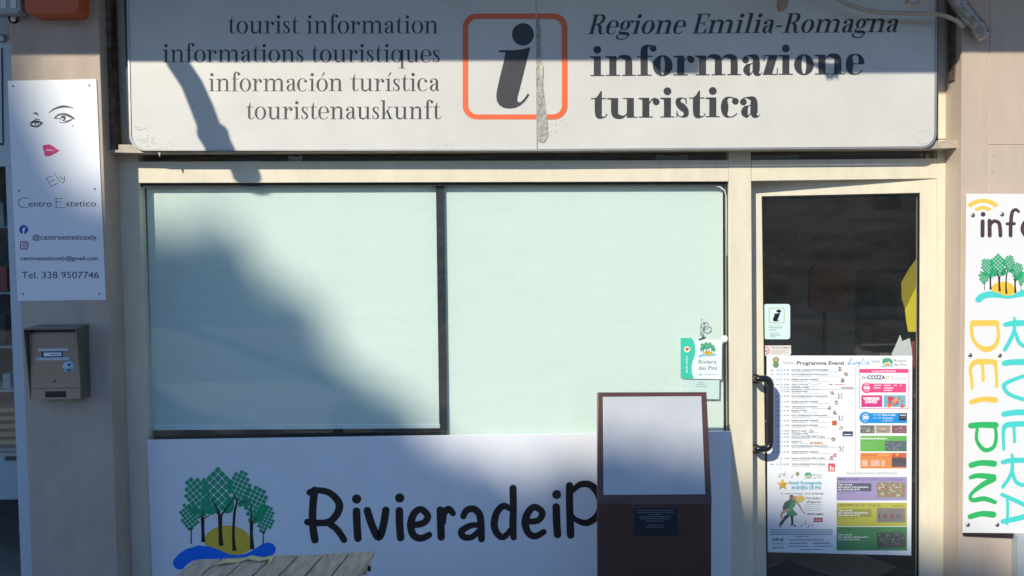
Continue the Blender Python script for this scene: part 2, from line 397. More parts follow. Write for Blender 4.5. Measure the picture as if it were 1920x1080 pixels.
def serif(pr, s, x0, x1, b0, b1, xh, W, h, m, gap=.07, shear=0.0):
    items, x = [], 0
    for ch in s:
        if ch == ' ': x += .50; continue
        P, a = glyph(ch, W, h); items.append((P, x)); x += a + gap
    tot = x - gap; sx = (x1 - x0 - shear * xh * .6) / tot
    def T(gx, gy, ox):
        X = ox + gx; return (x0 + X * sx + shear * gy * xh, b0 + (b1 - b0) * X / tot - gy * xh)
    for P, ox in items:
        for lv, p in enumerate(P):
            lv *= 1
            if p[0] == 'poly': pr.poly([T(a, b, ox) for a, b in p[1]], m, lv)
            elif p[0] == 'disc':
                n = 20; pr.poly([T(p[1] + p[3] * xh / sx * math.cos(2 * math.pi * k / n), p[2] + p[3] * math.sin(2 * math.pi * k / n), ox) for k in range(n)], m, lv)
            elif p[0] == 'ring':
                _, cx, cy, rx, ry, ix, iy = p; n = 36
                o = [T(cx + rx * math.cos(2 * math.pi * k / n), cy + ry * math.sin(2 * math.pi * k / n), ox) for k in range(n)]
                i = [T(cx + ix * math.cos(2 * math.pi * k / n), cy + iy * math.sin(2 * math.pi * k / n), ox) for k in range(n)]
                pr.ring(o, i, m, lv)
            else:
                Q = p[1] if p[0] == 'rib0' else smoothpath(p[1], 6)
                L, R_ = [], []
                for i, q in enumerate(Q):
                    a, b = Q[max(i - 1, 0)], Q[min(i + 1, len(Q) - 1)]; dx, dy = b[0] - a[0], b[1] - a[1]; d = math.hypot(dx, dy) or 1
                    nx, ny = -dy / d * q[2] / 2, dx / d * q[2] / 2
                    L.append(T(q[0] + nx, q[1] + ny, ox)); R_.append(T(q[0] - nx, q[1] - ny, ox))
                n = len(Q); pr.raw(L + R_, [(i, i + 1, n + i + 1, n + i) for i in range(n - 1)], m, lv)

def rrect(x0, y0, x1, y1, r, n=6):
    pts = []
    for cx, cy, a0 in ((x1 - r, y0 + r, -90), (x1 - r, y1 - r, 0), (x0 + r, y1 - r, 90), (x0 + r, y0 + r, 180)):
        for k in range(n + 1):
            a = math.radians(a0 + 90 * k / n); pts.append((cx + r * math.cos(a), cy + r * math.sin(a)))
    return pts
def italic_i(pr, f, m, lv=0):
    """the information symbol, in the pixels of a close-up; f maps them on"""
    body = [(345, 338), (345, 353), (388, 353), (375, 420), (350, 520), (330, 610), (325, 650), (331, 685), (348, 712), (378, 729), (415, 734), (455, 729), (490, 712), (522, 683), (551, 640), (539, 631), (512, 668), (492, 688), (478, 691), (468, 682), (470, 655), (485, 600), (515, 480), (557, 317), (500, 332), (440, 339)]
    # split into convex-safe strips
    q = [f(*p) for p in body]; pr.poly(q, m, lv)
    n = 28; pr.poly([f(506 + 74 * math.cos(2 * math.pi * k / n), 232 + 76 * math.sin(2 * math.pi * k / n)) for k in range(n)], m, lv)

def pine_logo(pr, f, wave, lv=0, cells=True):
    """grove of latticed pines before a half sun over a wave, in logo units; f maps them to the sign"""
    def P(pts, m, l): pr.poly([f(*p) for p in pts], m, lv + l)
    sun = [(640 + 168 * math.cos(a), 830 - 118 * math.sin(a)) for a in [math.pi * k / 16 for k in range(17)]] + [(480, 850), (560, 895), (660, 925), (740, 920), (800, 890)]
    P(sun, SUNY, 0)
    top = [(250, 960), (290, 915), (340, 882), (430, 855), (500, 860), (580, 888), (650, 918), (710, 925), (770, 915), (830, 885), (880, 850), (930, 832), (965, 842), (988, 872), (985, 900)]
    bot = [(965, 925), (920, 938), (850, 948), (780, 962), (700, 970), (620, 962), (520, 952), (440, 955), (390, 965), (350, 992), (318, 1025), (285, 1030), (257, 1010), (246, 985)]
    P(top + bot, wave, 1)
    gi = 0
    for x, y, a, b in ((488, 560, 34, 62), (520, 606, 40, 30), (486, 440, 16, 44), (655, 420, 22, 44), (655, 560, 34, 60), (640, 600, 34, 26), (770, 548, 36, 30), (880, 620, 22, 38), (400, 600, 30, 26), (460, 620, 30, 28), (845, 655, 22, 30)):
        n = 14; P([(x + a * math.cos(2 * math.pi * k / n), y + b * math.sin(2 * math.pi * k / n)) for k in range(n)], GREEN, 2 + .12 * (gi := gi + 1))
    for ci, (cx, cy, rx, ry, cs, rot) in enumerate(((374, 645, 76, 98, 26, .9), (416, 505, 84, 150, 34, .85), (570, 462, 92, 182, 42, .785), (736, 446, 70, 128, 31, .45), (838, 562, 84, 138, 32, .45), (905, 664, 70, 98, 25, .45))):
        c, s = math.cos(rot), math.sin(rot); N = int(max(rx, ry) * 2.2 / cs) + 1
        for i in range(-N, N + 1):
            for j in range(-N, N + 1):
                x = (i + .5) * cs; y = (j + .5) * cs; X, Y = x * c - y * s, x * s + y * c
                wd = rx * (1 - .18 * (Y / ry))
                if (X / wd) ** 2 + (Y / ry) ** 2 > .96: continue
                h_ = cs * .455; k_ = .66
                o = [(h_, -h_ * k_), (h_, h_ * k_), (h_ * k_, h_), (-h_ * k_, h_), (-h_, h_ * k_), (-h_, -h_ * k_), (-h_ * k_, -h_), (h_ * k_, -h_)]
                P([(cx + X + a * c - b * s, cy + Y + a * s + b * c) for a, b in o], GREEN, 3.3 + .3 * ci)
    def rib(pts, l):
        Q = smoothpath(pts, 4); L, R_ = [], []
        for i, q in enumerate(Q):
            a, b = Q[max(i - 1, 0)], Q[min(i + 1, len(Q) - 1)]; dx, dy = b[0] - a[0], b[1] - a[1]; d = math.hypot(dx, dy) or 1
            nx, ny = -dy / d * q[2] / 2, dx / d * q[2] / 2; L.append(f(q[0] + nx, q[1] + ny)); R_.append(f(q[0] - nx, q[1] - ny))
        n = len(Q); pr.raw(L + R_, [(i, i + 1, n + i + 1, n + i) for i in range(n - 1)], M['brown'], lv + l)
    for i, t in enumerate(([(378, 842, 10), (378, 760, 9), (376, 728, 12)], [(376, 745, 6), (396, 726, 5)], [(376, 745, 6), (362, 730, 5)],
              [(466, 832, 30), (462, 740, 22), (460, 660, 26)], [(462, 665, 12), (486, 650, 9), (510, 640, 6)], [(460, 665, 10), (440, 640, 7)], [(460, 680, 14), (464, 600, 7)],
              [(594, 858, 34), (588, 760, 26), (586, 640, 32)], [(586, 650, 20), (560, 580, 14), (525, 525, 8)], [(590, 645, 16), (630, 590, 11), (690, 510, 6)],
              [(690, 895, 30), (682, 780, 20), (690, 620, 18), (706, 540, 12), (680, 480, 6)], [(702, 552, 10), (740, 545, 8), (778, 540, 6)],
              [(818, 884, 32), (812, 780, 22), (812, 690, 26)], [(812, 700, 14), (810, 600, 8), (808, 550, 5)], [(815, 690, 12), (850, 650, 7)], [(808, 690, 10), (790, 680, 6)],
              [(897, 855, 9), (897, 780, 8), (893, 755, 10)], [(895, 765, 6), (912, 748, 5)], [(893, 765, 6), (878, 748, 5)])):
        rib(t, 5.5 + .4 * (i % 4))

def hand(pr, strokes, m, f, w, lv=0):
    """rounded marker lettering: strokes (and dots) in close-up pixels"""
    sc = math.hypot(f(100, 0)[0] - f(0, 0)[0], f(100, 0)[1] - f(0, 0)[1]) / 100
    for i, st in enumerate(strokes):
        if len(st) == 1:
            x, y, r = st[0]; X, Y = f(x, y); pr.disc(X, Y, r * sc, m, lv + 3 * (i % 4), n=22)
        else: pr.ribbon([(*f(p[0], p[1]), (p[2] if len(p) > 2 else w) * sc) for p in st], m, lv=lv + 3 * (i % 4))

# ============================================================ SETTING
PF = -0.155            # front plane of the pillars
SG = -0.117            # front plane of the big sign
g = mesh('pavement', [(-40, -45, 0), (40, -45, 0), (40, 0.0, 0), (-40, 0.0, 0)], [(0, 1, 2, 3)], M['paving']); tag(g, kind='structure')
g = mesh('road', [(-40, -19, .004), (40, -19, .004), (40, -7.5, .004), (-40, -7.5, .004)], [(0, 1, 2, 3)], mat('asphalt', (.07, .07, .072), .9, noise=.3, nscale=20, bump=.2)); tag(g, kind='structure')
# back wall of the building above and beside, porch
def lx(x, y, Y=0): return at(x, y, Y).x
ZT = at(960, 283, 0).z
fw = thing('building_wall', 'beige plastered wall of the building above the shopfront', 'building', (0, .2, 0))
box('upper_wall', (-6, .02, at(960, 284, 0).z), (6, .25, 5.2), M['pillar'], fw)
# left pillar
lp = thing('pillar', 'left plastered pillar carrying the beauty poster and the mailbox', 'pillar', (at(120, 700, PF).x, PF, 0))
slab('pillar_face', [(8, -200), (177, -200), (223, 1140), (62, 1140)], PF, .155, M['pillar'], lp, bevel=.004)
rp = thing('pillar', 'right pillar clad in beige sheet panels behind the tall narrow sign', 'pillar', (at(1900, 700, PF).x, PF, 0))
slab('pillar_core', [(1809, -200), (2300, -200), (2300, 1140), (1800, 1140)], PF + .004, .151, M['clad'], rp)
slab('panel', [(1806, -200), (1857, -200), (1841, 1140), (1797, 1140)], PF, .02, M['clad'], rp, bevel=.002)
slab('panel', [(1859.5, -200), (2290, -200), (2290, 270), (1854, 271)], PF + .001, .02, M['clad'], rp, bevel=.002)
slab('panel', [(1855, 273), (2290, 272), (2290, 1140), (1843.5, 1140)], PF + .0015, .02, M['clad'], rp, bevel=.002)
for x, y in ((1862, 321), (1862, 292)): dome('screw', at(x, y, PF - .0005), .004, M['clad'], rp)
slab('foam_strip', [(1791, 150), (1795, 138), (1799, 120), (1801, 140), (1800, 265), (1789, 268), (1787, 240), (1790, 200)], -.06, .03, M['foam'], rp)
# porch roof, out of the frame, whose edge draws the shadow line over the sign
PY = -1.25
def back_to(px, py, pl, Y):
    p = at(px, py, pl); t = (p.y - Y) / SUN.y; return p - SUN * t
ze = back_to(700, 115, SG, PY).z; zr = back_to(1650, 130, SG, PY).z
xr0 = back_to(1572, 130, SG, PY).x
ror = thing('porch_roof', 'porch roof slab above the shopfront', 'roof', (0, PY, ze))
box('roof_slab', (-7, PY, ze), (7, .02, ze + .22), M['porch'], ror)
xr1 = back_to(1772, 130, SG, PY).x
box('fascia_board', (xr0, PY - .03, zr), (xr1, PY - .002, ze + .2), M['porch'], ror)
a = back_to(1228, 138, SG, PY); b = back_to(1312, 138, SG, PY)
pl_ = thing('shadow_box', 'unseen box added under the porch edge to cast the shadow bump', 'shadow caster', (a.x, PY, a.z))  # unseen box, added to cast the bump in the sign's shadow line
mesh('shadow_box_body', *prism_data([Vector((a.x, PY - .001, ze - .001)), Vector((a.x + .035, PY - .001, a.z)), Vector((b.x - .005, PY - .001, a.z)), Vector((b.x, PY - .001, ze - .001))], [Vector((a.x, PY + .1, ze - .001)), Vector((a.x + .035, PY + .1, a.z)), Vector((b.x - .005, PY + .1, a.z)), Vector((b.x, PY + .1, ze - .001))]), M['greybox'], pl_)
# unseen ragged piece added at the edge, shaped for the shadow spike
rg = [(1500, 113), (1520, 122), (1545, 135), (1552, 152), (1556, 146), (1560, 151), (1565, 144), (1571, 150), (1573, 135), (1576, 120)]
rp_ = [back_to(x, y, SG, PY - .04) for x, y in rg]
o = mesh('shadow_rag', *prism_data(rp_, [p + Vector((0, .004, 0)) for p in rp_]), M['cable']); tag(o, 'unseen ragged piece added at the porch edge to cast the shadow spike', 'cloth')
# insulated pipe whose shadow falls across the left of the sign
cp = [(318, 95), (332, 125), (365, 160), (388, 205), (398, 245), (402, 246), (415, 283), (430, 310), (464, 338)]
pp = []
for x, y in ((318, 90), (338, 125), (360, 158), (378, 200), (393, 240)): pp.append(back_to(x, y, SG, PY + .02))
for x, y in ((399, 250), (407, 268), (416, 286)): pp.append(back_to(x, y, SG, PY + .02))
pp.append(back_to(463, 331, 0, PY + .02))
rr = [.055, .052, .052, .055, .055, .074, .066, .066, .067]
o = tube('hanging_pipe', [Vector(p) for p in pp], rr, M['foil'], n=14); tag(o, 'thick foil wrapped pipe hanging down from the porch edge on the left', 'pipe')

# ============================================================ SHOPFRONT
sf = thing('shopfront', 'cream aluminium shopfront frame around the wide display window', 'shopfront', (at(800, 700, 0).x, 0, 0))
slab('frame_post', [(188, -60), (246, -60), (288, 1140), (236, 1140)], 0, .07, M['frame'], sf, bevel=.0015)
slab('frame_post', [(1366.5, 282), (1408, 282), (1413, 1140), (1371, 1140)], 0, .07, M['frame'], sf, bevel=.0015)
slab('frame_post', [(1758, 262), (1790, 262), (1776, 1140), (1750, 1140)], 0, .12, M['frame'], sf, bevel=.0015)
slab('frame_post', [(1758, -60), (1795, -60), (1789.6, 260), (1757.6, 260)], 0.002, .02, M['frame'], sf)
slab('frame_rail', [(256.5, 303), (1366, 300), (1366.3, 340), (258.5, 343)], .001, .068, M['frame'], sf, bevel=.0015)
slab('frame_rail', [(1409, 300), (1757, 297), (1757, 334.5), (1409, 339)], .001, .068, M['frame'], sf, bevel=.0015)
slab('window_bead', [(260, 343.4), (1366, 340.4), (1366, 346.5), (260, 349.5)], .022, .03, M['gasket'], sf)
slab('window_bead', [(258.9, 343.4), (262.5, 343.4), (277.6, 830), (274.5, 830)], .018, .03, M['gasket'], sf)
slab('window_bead', [(1363.8, 341), (1367, 341), (1369.3, 812), (1367, 812)], .021, .03, M['gasket'], sf)
slab('transom_pane', [(250, 270), (1367, 270), (1366.5, 303), (252, 306)], .03, .006, M['glass'], sf)
slab('transom_pane', [(1409, 268), (1757, 266), (1757, 299), (1409, 301)], .03, .006, M['glass'], sf)
slab('window_pane', [(256, 338), (1370, 335), (1372, 1120), (288, 1120)], .036, .006, M['glass'], sf)
slab('mullion', [(817, 338), (832, 338), (839, 830), (826, 830)], .0505, .04, M['black'], sf)
slab('film_edge', [(262, 800), (264.2, 800), (259.9, 372), (263, 360), (272, 352), (286, 349.6), (286, 348.2), (270, 350), (260, 358.5), (257.6, 372)], .033, .0015, mat('film', (.62, .66, .6), .3), sf)
slab('film_edge', [(1340, 347.8), (1352, 350), (1359, 356), (1362.5, 368), (1364, 480), (1362.5, 480), (1361, 368), (1357.5, 357.5), (1350, 351.6), (1340, 349.2)], .033, .0015, MC['film'], sf)
# bead of sealant drip
# blinds behind the glass
b1 = thing('roller_blind', 'left roller blind behind the glass, ending above the window bottom', 'blind', at(550, 800, .07), 'roller blinds')
slab('fabric', [(274, 330), (817, 328), (823.6, 797), (286.6, 803)], .070, .002, M['blind'], b1)
slab('bottom_bar', [(286.6, 797), (825, 795.5), (825, 803), (287, 807)], .066, .012, M['blindbar'], b1, bevel=.002)
b2 = thing('roller_blind', 'right roller blind drawn fully down behind the glass beside the door', 'blind', at(1090, 900, .07), 'roller blinds')
slab('fabric', [(829.5, 328), (1355, 326), (1357, 900), (836, 900)], .070, .002, M['blind'], b2)
slab('bottom_bar', [(836, 901), (1357, 901), (1357, 909), (836, 909)], .066, .012, M['blindbar'], b2, bevel=.002)

# room behind
x0, x1 = -2.3, at(1790, 500, 0).x
rm = thing('back_room', 'dark room of the tourist office seen through the door glass', 'room', (0, 2.4, 0))
box('side_wall', (x0 - .1, .14, 0), (x0, 4.4, 2.9), M['room'], rm); box('side_wall', (4.8, .14, 0), (4.9, 4.4, 2.9), M['room'], rm)
box('back_wall', (x0, 4.4, 0), (4.9, 4.5, 2.9), M['room'], rm); box('ceiling', (x0 - .1, .14, 2.9), (4.9, 4.5, 3.0), M['room'], rm)
fl = mesh('floor', [(-3, .01, .002), (4.85, .01, .002), (4.85, 4.4, .002), (-3, 4.4, .002)], [(0, 1, 2, 3)], M['grout']); tag(fl, kind='structure')
# diagonal tiles near the door
ta = math.radians(32); ts = .45; first = None; cnt = 0
ux, uy = Vector((math.cos(ta), math.sin(ta), 0)), Vector((-math.sin(ta), math.cos(ta), 0))
for i in range(-3, 9):
    for j in range(-6, 5):
        c = Vector((1.3, 1.0, 0)) + ux * (i - 3) * ts + uy * (j + 1) * ts
        if not (.7 < c.x < 2.45 and .35 < c.y < 3.4): continue
        h_ = ts / 2 - .003
        if first is None:
            vs, fs = prism_data([Vector((-h_, -h_, .007)), Vector((h_, -h_, .007)), Vector((h_, h_, .007)), Vector((-h_, h_, .007))], [Vector((-h_, -h_, 0)), Vector((h_, -h_, 0)), Vector((h_, h_, 0)), Vector((-h_, h_, 0))])
            me = bpy.data.meshes.new('tile'); me.from_pydata(vs, [], fs); me.materials.append(M['tile']); first = me
        t_ = bpy.data.objects.new('tile', first); C.objects.link(t_); t_.parent = fl; t_.location = Vector((c.x, c.y, .002)) - ORG['floor']; t_.rotation_euler.z = ta
# cut: things seen dimly inside
o = slab('picture_frame', [(1646, 352), (1690, 350), (1690, 394), (1646, 396)], 4.3, .03, M['black'], None, bevel=.004, floor=False)
tag(o, 'small black picture frame high on the back wall of the dark room', 'picture')
ch = thing('desk_chair', 'dark office chair with a red back in the dim room', 'chair', (at(1550, 560, 2.8).x, 2.8, 0))
c0 = at(1550, 540, 2.8); cx = c0.x
mesh('backrest', *prism_data([Vector((cx + a * .17, 2.75, c0.z + b * .22)) for a, b in rrect(-1, -1, 1, 1, .45, 4)], [Vector((cx + a * .17, 2.81, c0.z + b * .22)) for a, b in rrect(-1, -1, 1, 1, .45, 4)]), M['red'], ch)
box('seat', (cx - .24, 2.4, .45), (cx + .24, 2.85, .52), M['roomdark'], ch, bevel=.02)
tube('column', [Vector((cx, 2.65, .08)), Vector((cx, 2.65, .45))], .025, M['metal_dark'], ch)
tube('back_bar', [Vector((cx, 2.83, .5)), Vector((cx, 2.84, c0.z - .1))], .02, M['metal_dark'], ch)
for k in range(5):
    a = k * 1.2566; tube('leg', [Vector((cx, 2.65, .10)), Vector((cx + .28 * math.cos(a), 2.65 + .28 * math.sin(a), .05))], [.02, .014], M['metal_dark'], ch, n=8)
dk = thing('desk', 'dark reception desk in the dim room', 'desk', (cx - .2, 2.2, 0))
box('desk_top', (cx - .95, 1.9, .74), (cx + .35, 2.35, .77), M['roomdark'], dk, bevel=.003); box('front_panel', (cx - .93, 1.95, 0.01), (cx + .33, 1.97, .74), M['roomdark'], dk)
bc = thing('leaflet_rack', 'dark rack of folded leaflets standing right of the chair in the dim room', 'rack', (at(1640, 600, 1.6).x, 1.6, 0))
rx0, rx1 = at(1608, 600, 1.6).x, at(1705, 600, 1.6).x
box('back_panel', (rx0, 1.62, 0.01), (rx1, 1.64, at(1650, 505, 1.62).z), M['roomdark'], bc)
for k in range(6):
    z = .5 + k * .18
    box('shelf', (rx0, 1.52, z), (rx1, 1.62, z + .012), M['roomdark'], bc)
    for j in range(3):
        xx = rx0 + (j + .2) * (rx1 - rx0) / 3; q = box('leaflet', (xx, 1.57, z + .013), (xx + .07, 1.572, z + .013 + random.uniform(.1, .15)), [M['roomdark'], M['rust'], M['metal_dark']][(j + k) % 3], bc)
# yellow sheet, papers hung just inside the door at the right
o = slab('yellow_sheet', [(1697, 580), (1722, 530), (1722, 622), (1703, 622), (1699, 600)], .17, .002, M['yellow'], floor=False); tag(o, 'sunlit lower part of the yellow sheet inside the door at its right edge, painted bright', 'paper')  # sunlit part of the sheet, light put into its colour
o = slab('shaded_sheet_part', [(1722, 480), (1722, 530), (1697, 580), (1691, 560), (1690, 530), (1704, 505)], .19, .002, mat('shaded_yellow_paper', (.34, .27, .02), .7), floor=False); tag(o, 'shaded upper part of the yellow sheet inside the door, painted olive brown', 'paper')  # same sheet's upper part, its shade put into the olive colour
o = slab('paper_sheaf', [(1672, 664), (1681, 645), (1688, 628), (1692, 640), (1706, 634), (1712, 668), (1674, 670)], .16, .004, M['paper'], floor=False); tag(o, 'grey white sheaf of papers behind the door glass above the poster', 'paper')
o = slab('marker_pen', [(1711, 640), (1715, 640), (1716, 690), (1712, 690)], .14, .008, M['red'], floor=False); tag(o, 'red and white marker standing by the papers behind the door glass', 'pen')

for i_, (x0_, x1_, y0_, y1_, m_, lb_) in enumerate(((1410, 1498, 291, 299, M['greybox'], 'pale grey blue strip imitating a reflection in the narrow pane above the door'), (366, 392, 292, 302, M['red'], 'dull red piece imitating a reflection in the narrow pane at its left'), (540, 567, 292, 302, M['paper'], 'white piece imitating a reflection in the narrow pane left of its middle'), (1228, 1290, 291, 300, M['greybox'], 'grey piece imitating a reflection in the narrow pane near the door post'))):
    o = slab('transom_glint', [(x0_, y0_), (x1_ * .6 + x0_ * .4, y0_ + 2), (x1_, y0_ - 1), (x1_ - 2, y1_ + 4), (x0_ + 3, y1_ + 4)], .06, .01, m_, floor=False); tag(o, lb_, 'reflection')  # added pieces that imitate reflections in the transom glass
# ============================================================ LOWER WHITE PANEL
lpn = thing('shop_panel', 'wide white panel under the window lettered RivieradeiPini with pine grove logo', 'sign', (at(820, 900, -.02).x, -.02, 0))
lb_ = slab('board', [(275.5, 825), (1370, 808.5), (1371, 1140), (288, 1140)], -.016, .012, M['panel'], lpn, bevel=.0012)
pr = Print(-.016, .0005); f1 = lambda x, y: (260 + x / 3.84, 800 + y / 3.84)
pine_logo(pr, f1, BLUE); pr.build('pine_logo', lb_)
pr = Print(-.016, .0005); f2 = lambda x, y: (560 + x / 3.2, 860 + y / 3.2)
hand(pr, [[(95, 190), (85, 290), (85, 400), (97, 487)], [(66, 203, 40), (110, 190, 38), (185, 205, 40), (240, 262, 46), (236, 320, 46), (190, 375, 42), (120, 386, 40), (52, 380, 40)], [(175, 385, 40), (230, 425, 40), (272, 487, 40)],
    [(347, 315), (350, 400), (355, 478)], [(348, 242, 28)], [(412, 312), (440, 400), (480, 472), (508, 400), (523, 310)], [(604, 312), (606, 400), (612, 474)], [(606, 236, 28)],
    [(695, 398, 40), (750, 385, 40), (775, 345, 42), (735, 304, 40), (692, 330, 44), (672, 400, 46), (690, 460, 44), (735, 478, 42), (783, 457, 38)],
    [(850, 308), (853, 400), (855, 470)], [(866, 385, 34), (875, 325, 38), (900, 303, 42), (926, 328, 36)],
    [(988, 345, 38), (1008, 310, 40), (1050, 302, 42), (1085, 335, 44), (1094, 400, 44), (1097, 482, 42)], [(1088, 398, 34), (1030, 402, 36), (977, 436, 42), (992, 470, 40), (1040, 470, 36), (1085, 430, 34)],
    [(1286, 178, 44), (1288, 300, 42), (1285, 400, 44), (1290, 472, 38)], [(1268, 300, 34), (1228, 284, 40), (1188, 325, 42), (1173, 395, 44), (1192, 450, 42), (1230, 470, 38), (1274, 425, 32)],
    [(1382, 378, 36), (1438, 370, 38), (1462, 325, 40), (1418, 290, 40), (1378, 320, 44), (1359, 385, 46), (1378, 445, 42), (1420, 465, 40), (1470, 440, 36)],
    [(1545, 290), (1548, 380), (1553, 455)], [(1548, 215, 27)],
    [(1625, 162, 44), (1626, 300, 44), (1632, 458, 46)], [(1640, 195, 30), (1690, 155, 38), (1750, 158, 42), (1797, 210, 44), (1812, 280, 44), (1790, 345, 42), (1730, 385, 40), (1665, 368, 32), (1640, 340, 26)],
    [(1890, 285), (1895, 455)], [(1890, 212, 27)], [(1950, 285), (1955, 455)], [(1955, 330), (1990, 290), (2030, 310), (2038, 380), (2040, 455)], [(2105, 285), (2110, 455)], [(2105, 212, 27)]],
    M['brown'], f2, 46); pr.build('lettering', lb_)

# ============================================================ BIG SIGN
bs = thing('fascia_sign', 'large white tourist information sign above the window and door', 'sign', (at(1000, 283, SG).x, SG, at(1000, 283, SG).z))
def corner(x, y, r, a0, a1, n=7): return [(x + r * math.cos(math.radians(a0 + (a1 - a0) * k / n)), y + r * math.sin(math.radians(a0 + (a1 - a0) * k / n))) for k in range(n + 1)]
TOP = -120
sb1 = slab('board', [(238, TOP), (1003.6, TOP), (1006.4, 280.5)] + corner(274, 253, 27, 90, 176), SG, .012, M['sign'], bs, floor=False)
sb2 = slab('board', [(1005, TOP), (1756, TOP)] + corner(1728, 250, 24, 0, 90) + [(1007.6, 279.5)], SG + .001, .012, M['sign'], bs, floor=False)
slab('sign_body', [(240, TOP), (1754, TOP)] + corner(1728, 249, 22, 0, 90) + corner(274, 252, 25, 90, 176), SG + .014, .10, M['sign'], bs, floor=False)
# rim strip round the boards
def rimstrip(out, inn, nm):
    n = len(out); f = [at(x, y, SG, .004) for x, y in out]; i = [at(x, y, SG, .004) for x, y in inn]
    vs = f + i + [p + Vector((0, .02, 0)) for p in f] + [p + Vector((0, .004, 0)) for p in i]
    fs = []
    for k in range(n - 1):
        fs += [(k, k + 1, n + k + 1, n + k), (2 * n + k, k, k + 1, 2 * n + k + 1)[::1], (n + k, n + k + 1, 3 * n + k + 1, 3 * n + k)]
    return mesh(nm, vs, fs, M['rim'], bs)
out = [(234.5, TOP)] + corner(272, 253, 29.5, 178, 90) + [(1000, 283)] + corner(1729, 251, 27, 90, 0) + [(1759, TOP)]
inn = [(238, TOP)] + corner(273, 253, 27, 178, 90) + [(1000, 280)] + corner(1728, 250, 24, 90, 0) + [(1756, TOP)]
rimstrip(out, inn, 'rim')
slab('side_rail', [(228, TOP), (236, TOP), (248, 268), (241, 268)], SG + .03, .03, M['black'], bs, floor=False)
slab('side_rail', [(1752, TOP), (1760, TOP), (1758, 262), (1750, 262)], SG + .012, .03, M['black'], bs, floor=False)
slab('support_ledge', [(202, 283), (206, 281), (222, 281), (222, 271), (262, 271), (275, 282), (1735, 274), (1745, 265), (1790, 263), (1797, 264), (1797, 277), (1740, 278.6), (262, 286.6), (204, 285.5)], SG + .016, .09, M['ledge'], bs, floor=False)
dr = at(298, 285, SG + .01)
mesh('paint_drip', [dr + Vector((-.006, -.003, .004)), dr + Vector((.010, -.003, .004)), dr + Vector((.004, -.003, -.026)), dr + Vector((-.006, .003, .004)), dr + Vector((.010, .003, .004)), dr + Vector((.004, .002, -.026))], [(0, 1, 2), (5, 4, 3), (0, 3, 4, 1), (1, 4, 5, 2), (2, 5, 3, 0)], M['ledge'], bs)
for a_, par_ in ((('tourist information', 427, 822, 62.7, 62.7, 23.3, .175, .045, M['ink']), sb1), (('informations touristiques', 305, 825, 116.6, 116.6, 23.3, .175, .045, M['ink']), sb1),
                (('información turística', 391, 824, 171, 170.6, 23.3, .175, .045, M['ink']), sb1), (('touristenauskunft', 461, 826, 223.5, 223.3, 23.3, .175, .045, M['ink']), sb1),
                (('Regione Emilia-Romagna', 1101, 1686, 64, 60, 24.8, .25, .05, M['ink'], .07, .27), sb2), (('informazione', 1106, 1621, 142.5, 139, 37.0, .385, .05, M['ink'], .04), sb2), (('turistica', 1108, 1425, 221, 219, 37.0, .385, .05, M['ink'], .04), sb2)):
    pr = Print(SG, .0006); serif(pr, *a_); pr.build('lettering', par_)
pr = Print(SG, .0006); fL = lambda x, y: (840 + x / 3.6, y / 3.6)
o_ = rrect(867.5, 25.3, 1064, 224, 26, 8); i_ = rrect(878, 35.5, 1053.5, 214.5, 17, 8)
pr.ring(o_, i_, M['orange'], 0); italic_i(pr, fL, M['ink'], 0); pr.build('information_symbol', sb1)
# torn strip beside the seam
L = [(1005.2, 36), (1004.9, 60), (1005.3, 90), (1005.5, 115), (1006, 140), (1006.4, 170), (1006.8, 200), (1007, 235), (1007.6, 262), (1010, 266)]
Rr = [(1011, 36), (1014, 60), (1013.2, 90), (1014, 112), (1019, 130), (1018, 160), (1022, 195), (1027, 232), (1028, 255), (1020, 268)]
slab('torn_strip', L + Rr[::-1], SG - .0018, .0022, M['patch'], bs, floor=False)
slab('torn_strip', [(1012, 117), (1018, 122), (1019, 140), (1014, 152), (1012, 140)], SG - .004, .002, M['tape'], bs, floor=False)
slab('seam_cover', [(1003.2, TOP), (1005.1, TOP), (1008, 281), (1006.2, 281)], SG - .001, .001, M['rim'], bs, floor=False)
# crumbled paint at the lower edge
rnd = random.Random(3)
vs, fs = [], []
for cx_, cy_, n_, sp_ in ((268, 262, 46, 12), (262, 240, 26, 9), (290, 274, 30, 16), (845, 271, 26, 9), (645, 270, 10, 4), (1022, 250, 22, 10), (1728, 268, 14, 8), (1735, 245, 8, 7), (1040, 230, 12, 12), (990, 190, 8, 8)):
    for k in range(n_):
        px = cx_ + rnd.gauss(0, sp_); py = cy_ + rnd.gauss(0, sp_ * .35); r = rnd.uniform(.8, 2.6)
        if py > 279 or px < 250 or px > 1752: continue
        b_ = len(vs); n = 6; a0 = rnd.random() * 6
        for q in range(n): vs.append(at(px + r * math.cos(a0 + q * 1.047) * rnd.uniform(.6, 1.3), py + r * .7 * math.sin(a0 + q * 1.047) * rnd.uniform(.6, 1.2), SG, .0002))
        vs.append(at(px, py, SG, rnd.uniform(.0008, .0028)))
        for q in range(n): fs.append((b_ + q, b_ + (q + 1) % n, b_ + n))
o = mesh('paint_flakes', vs, fs, M['sign'], bs); o['kind'] = 'stuff'

# rusty angle iron by the left pillar
ri = slab('angle_iron', [(186, TOP), (202, TOP), (209, 120), (216, 283), (196, 285), (194, 270), (192, 120)], -.085, .07, M['rust'], None, bevel=.002, floor=False)
tag(ri, 'rusty dark angle iron beside the left end of the big sign', 'bracket')
ri = slab('angle_iron', [(1787, TOP), (1799, TOP), (1800, 118), (1795, 140), (1790, 150), (1789, 150)], -.085, .05, M['rust'], None, floor=False)
tag(ri, 'brown angle iron beside the right end of the big sign above the crumbling foam', 'bracket')

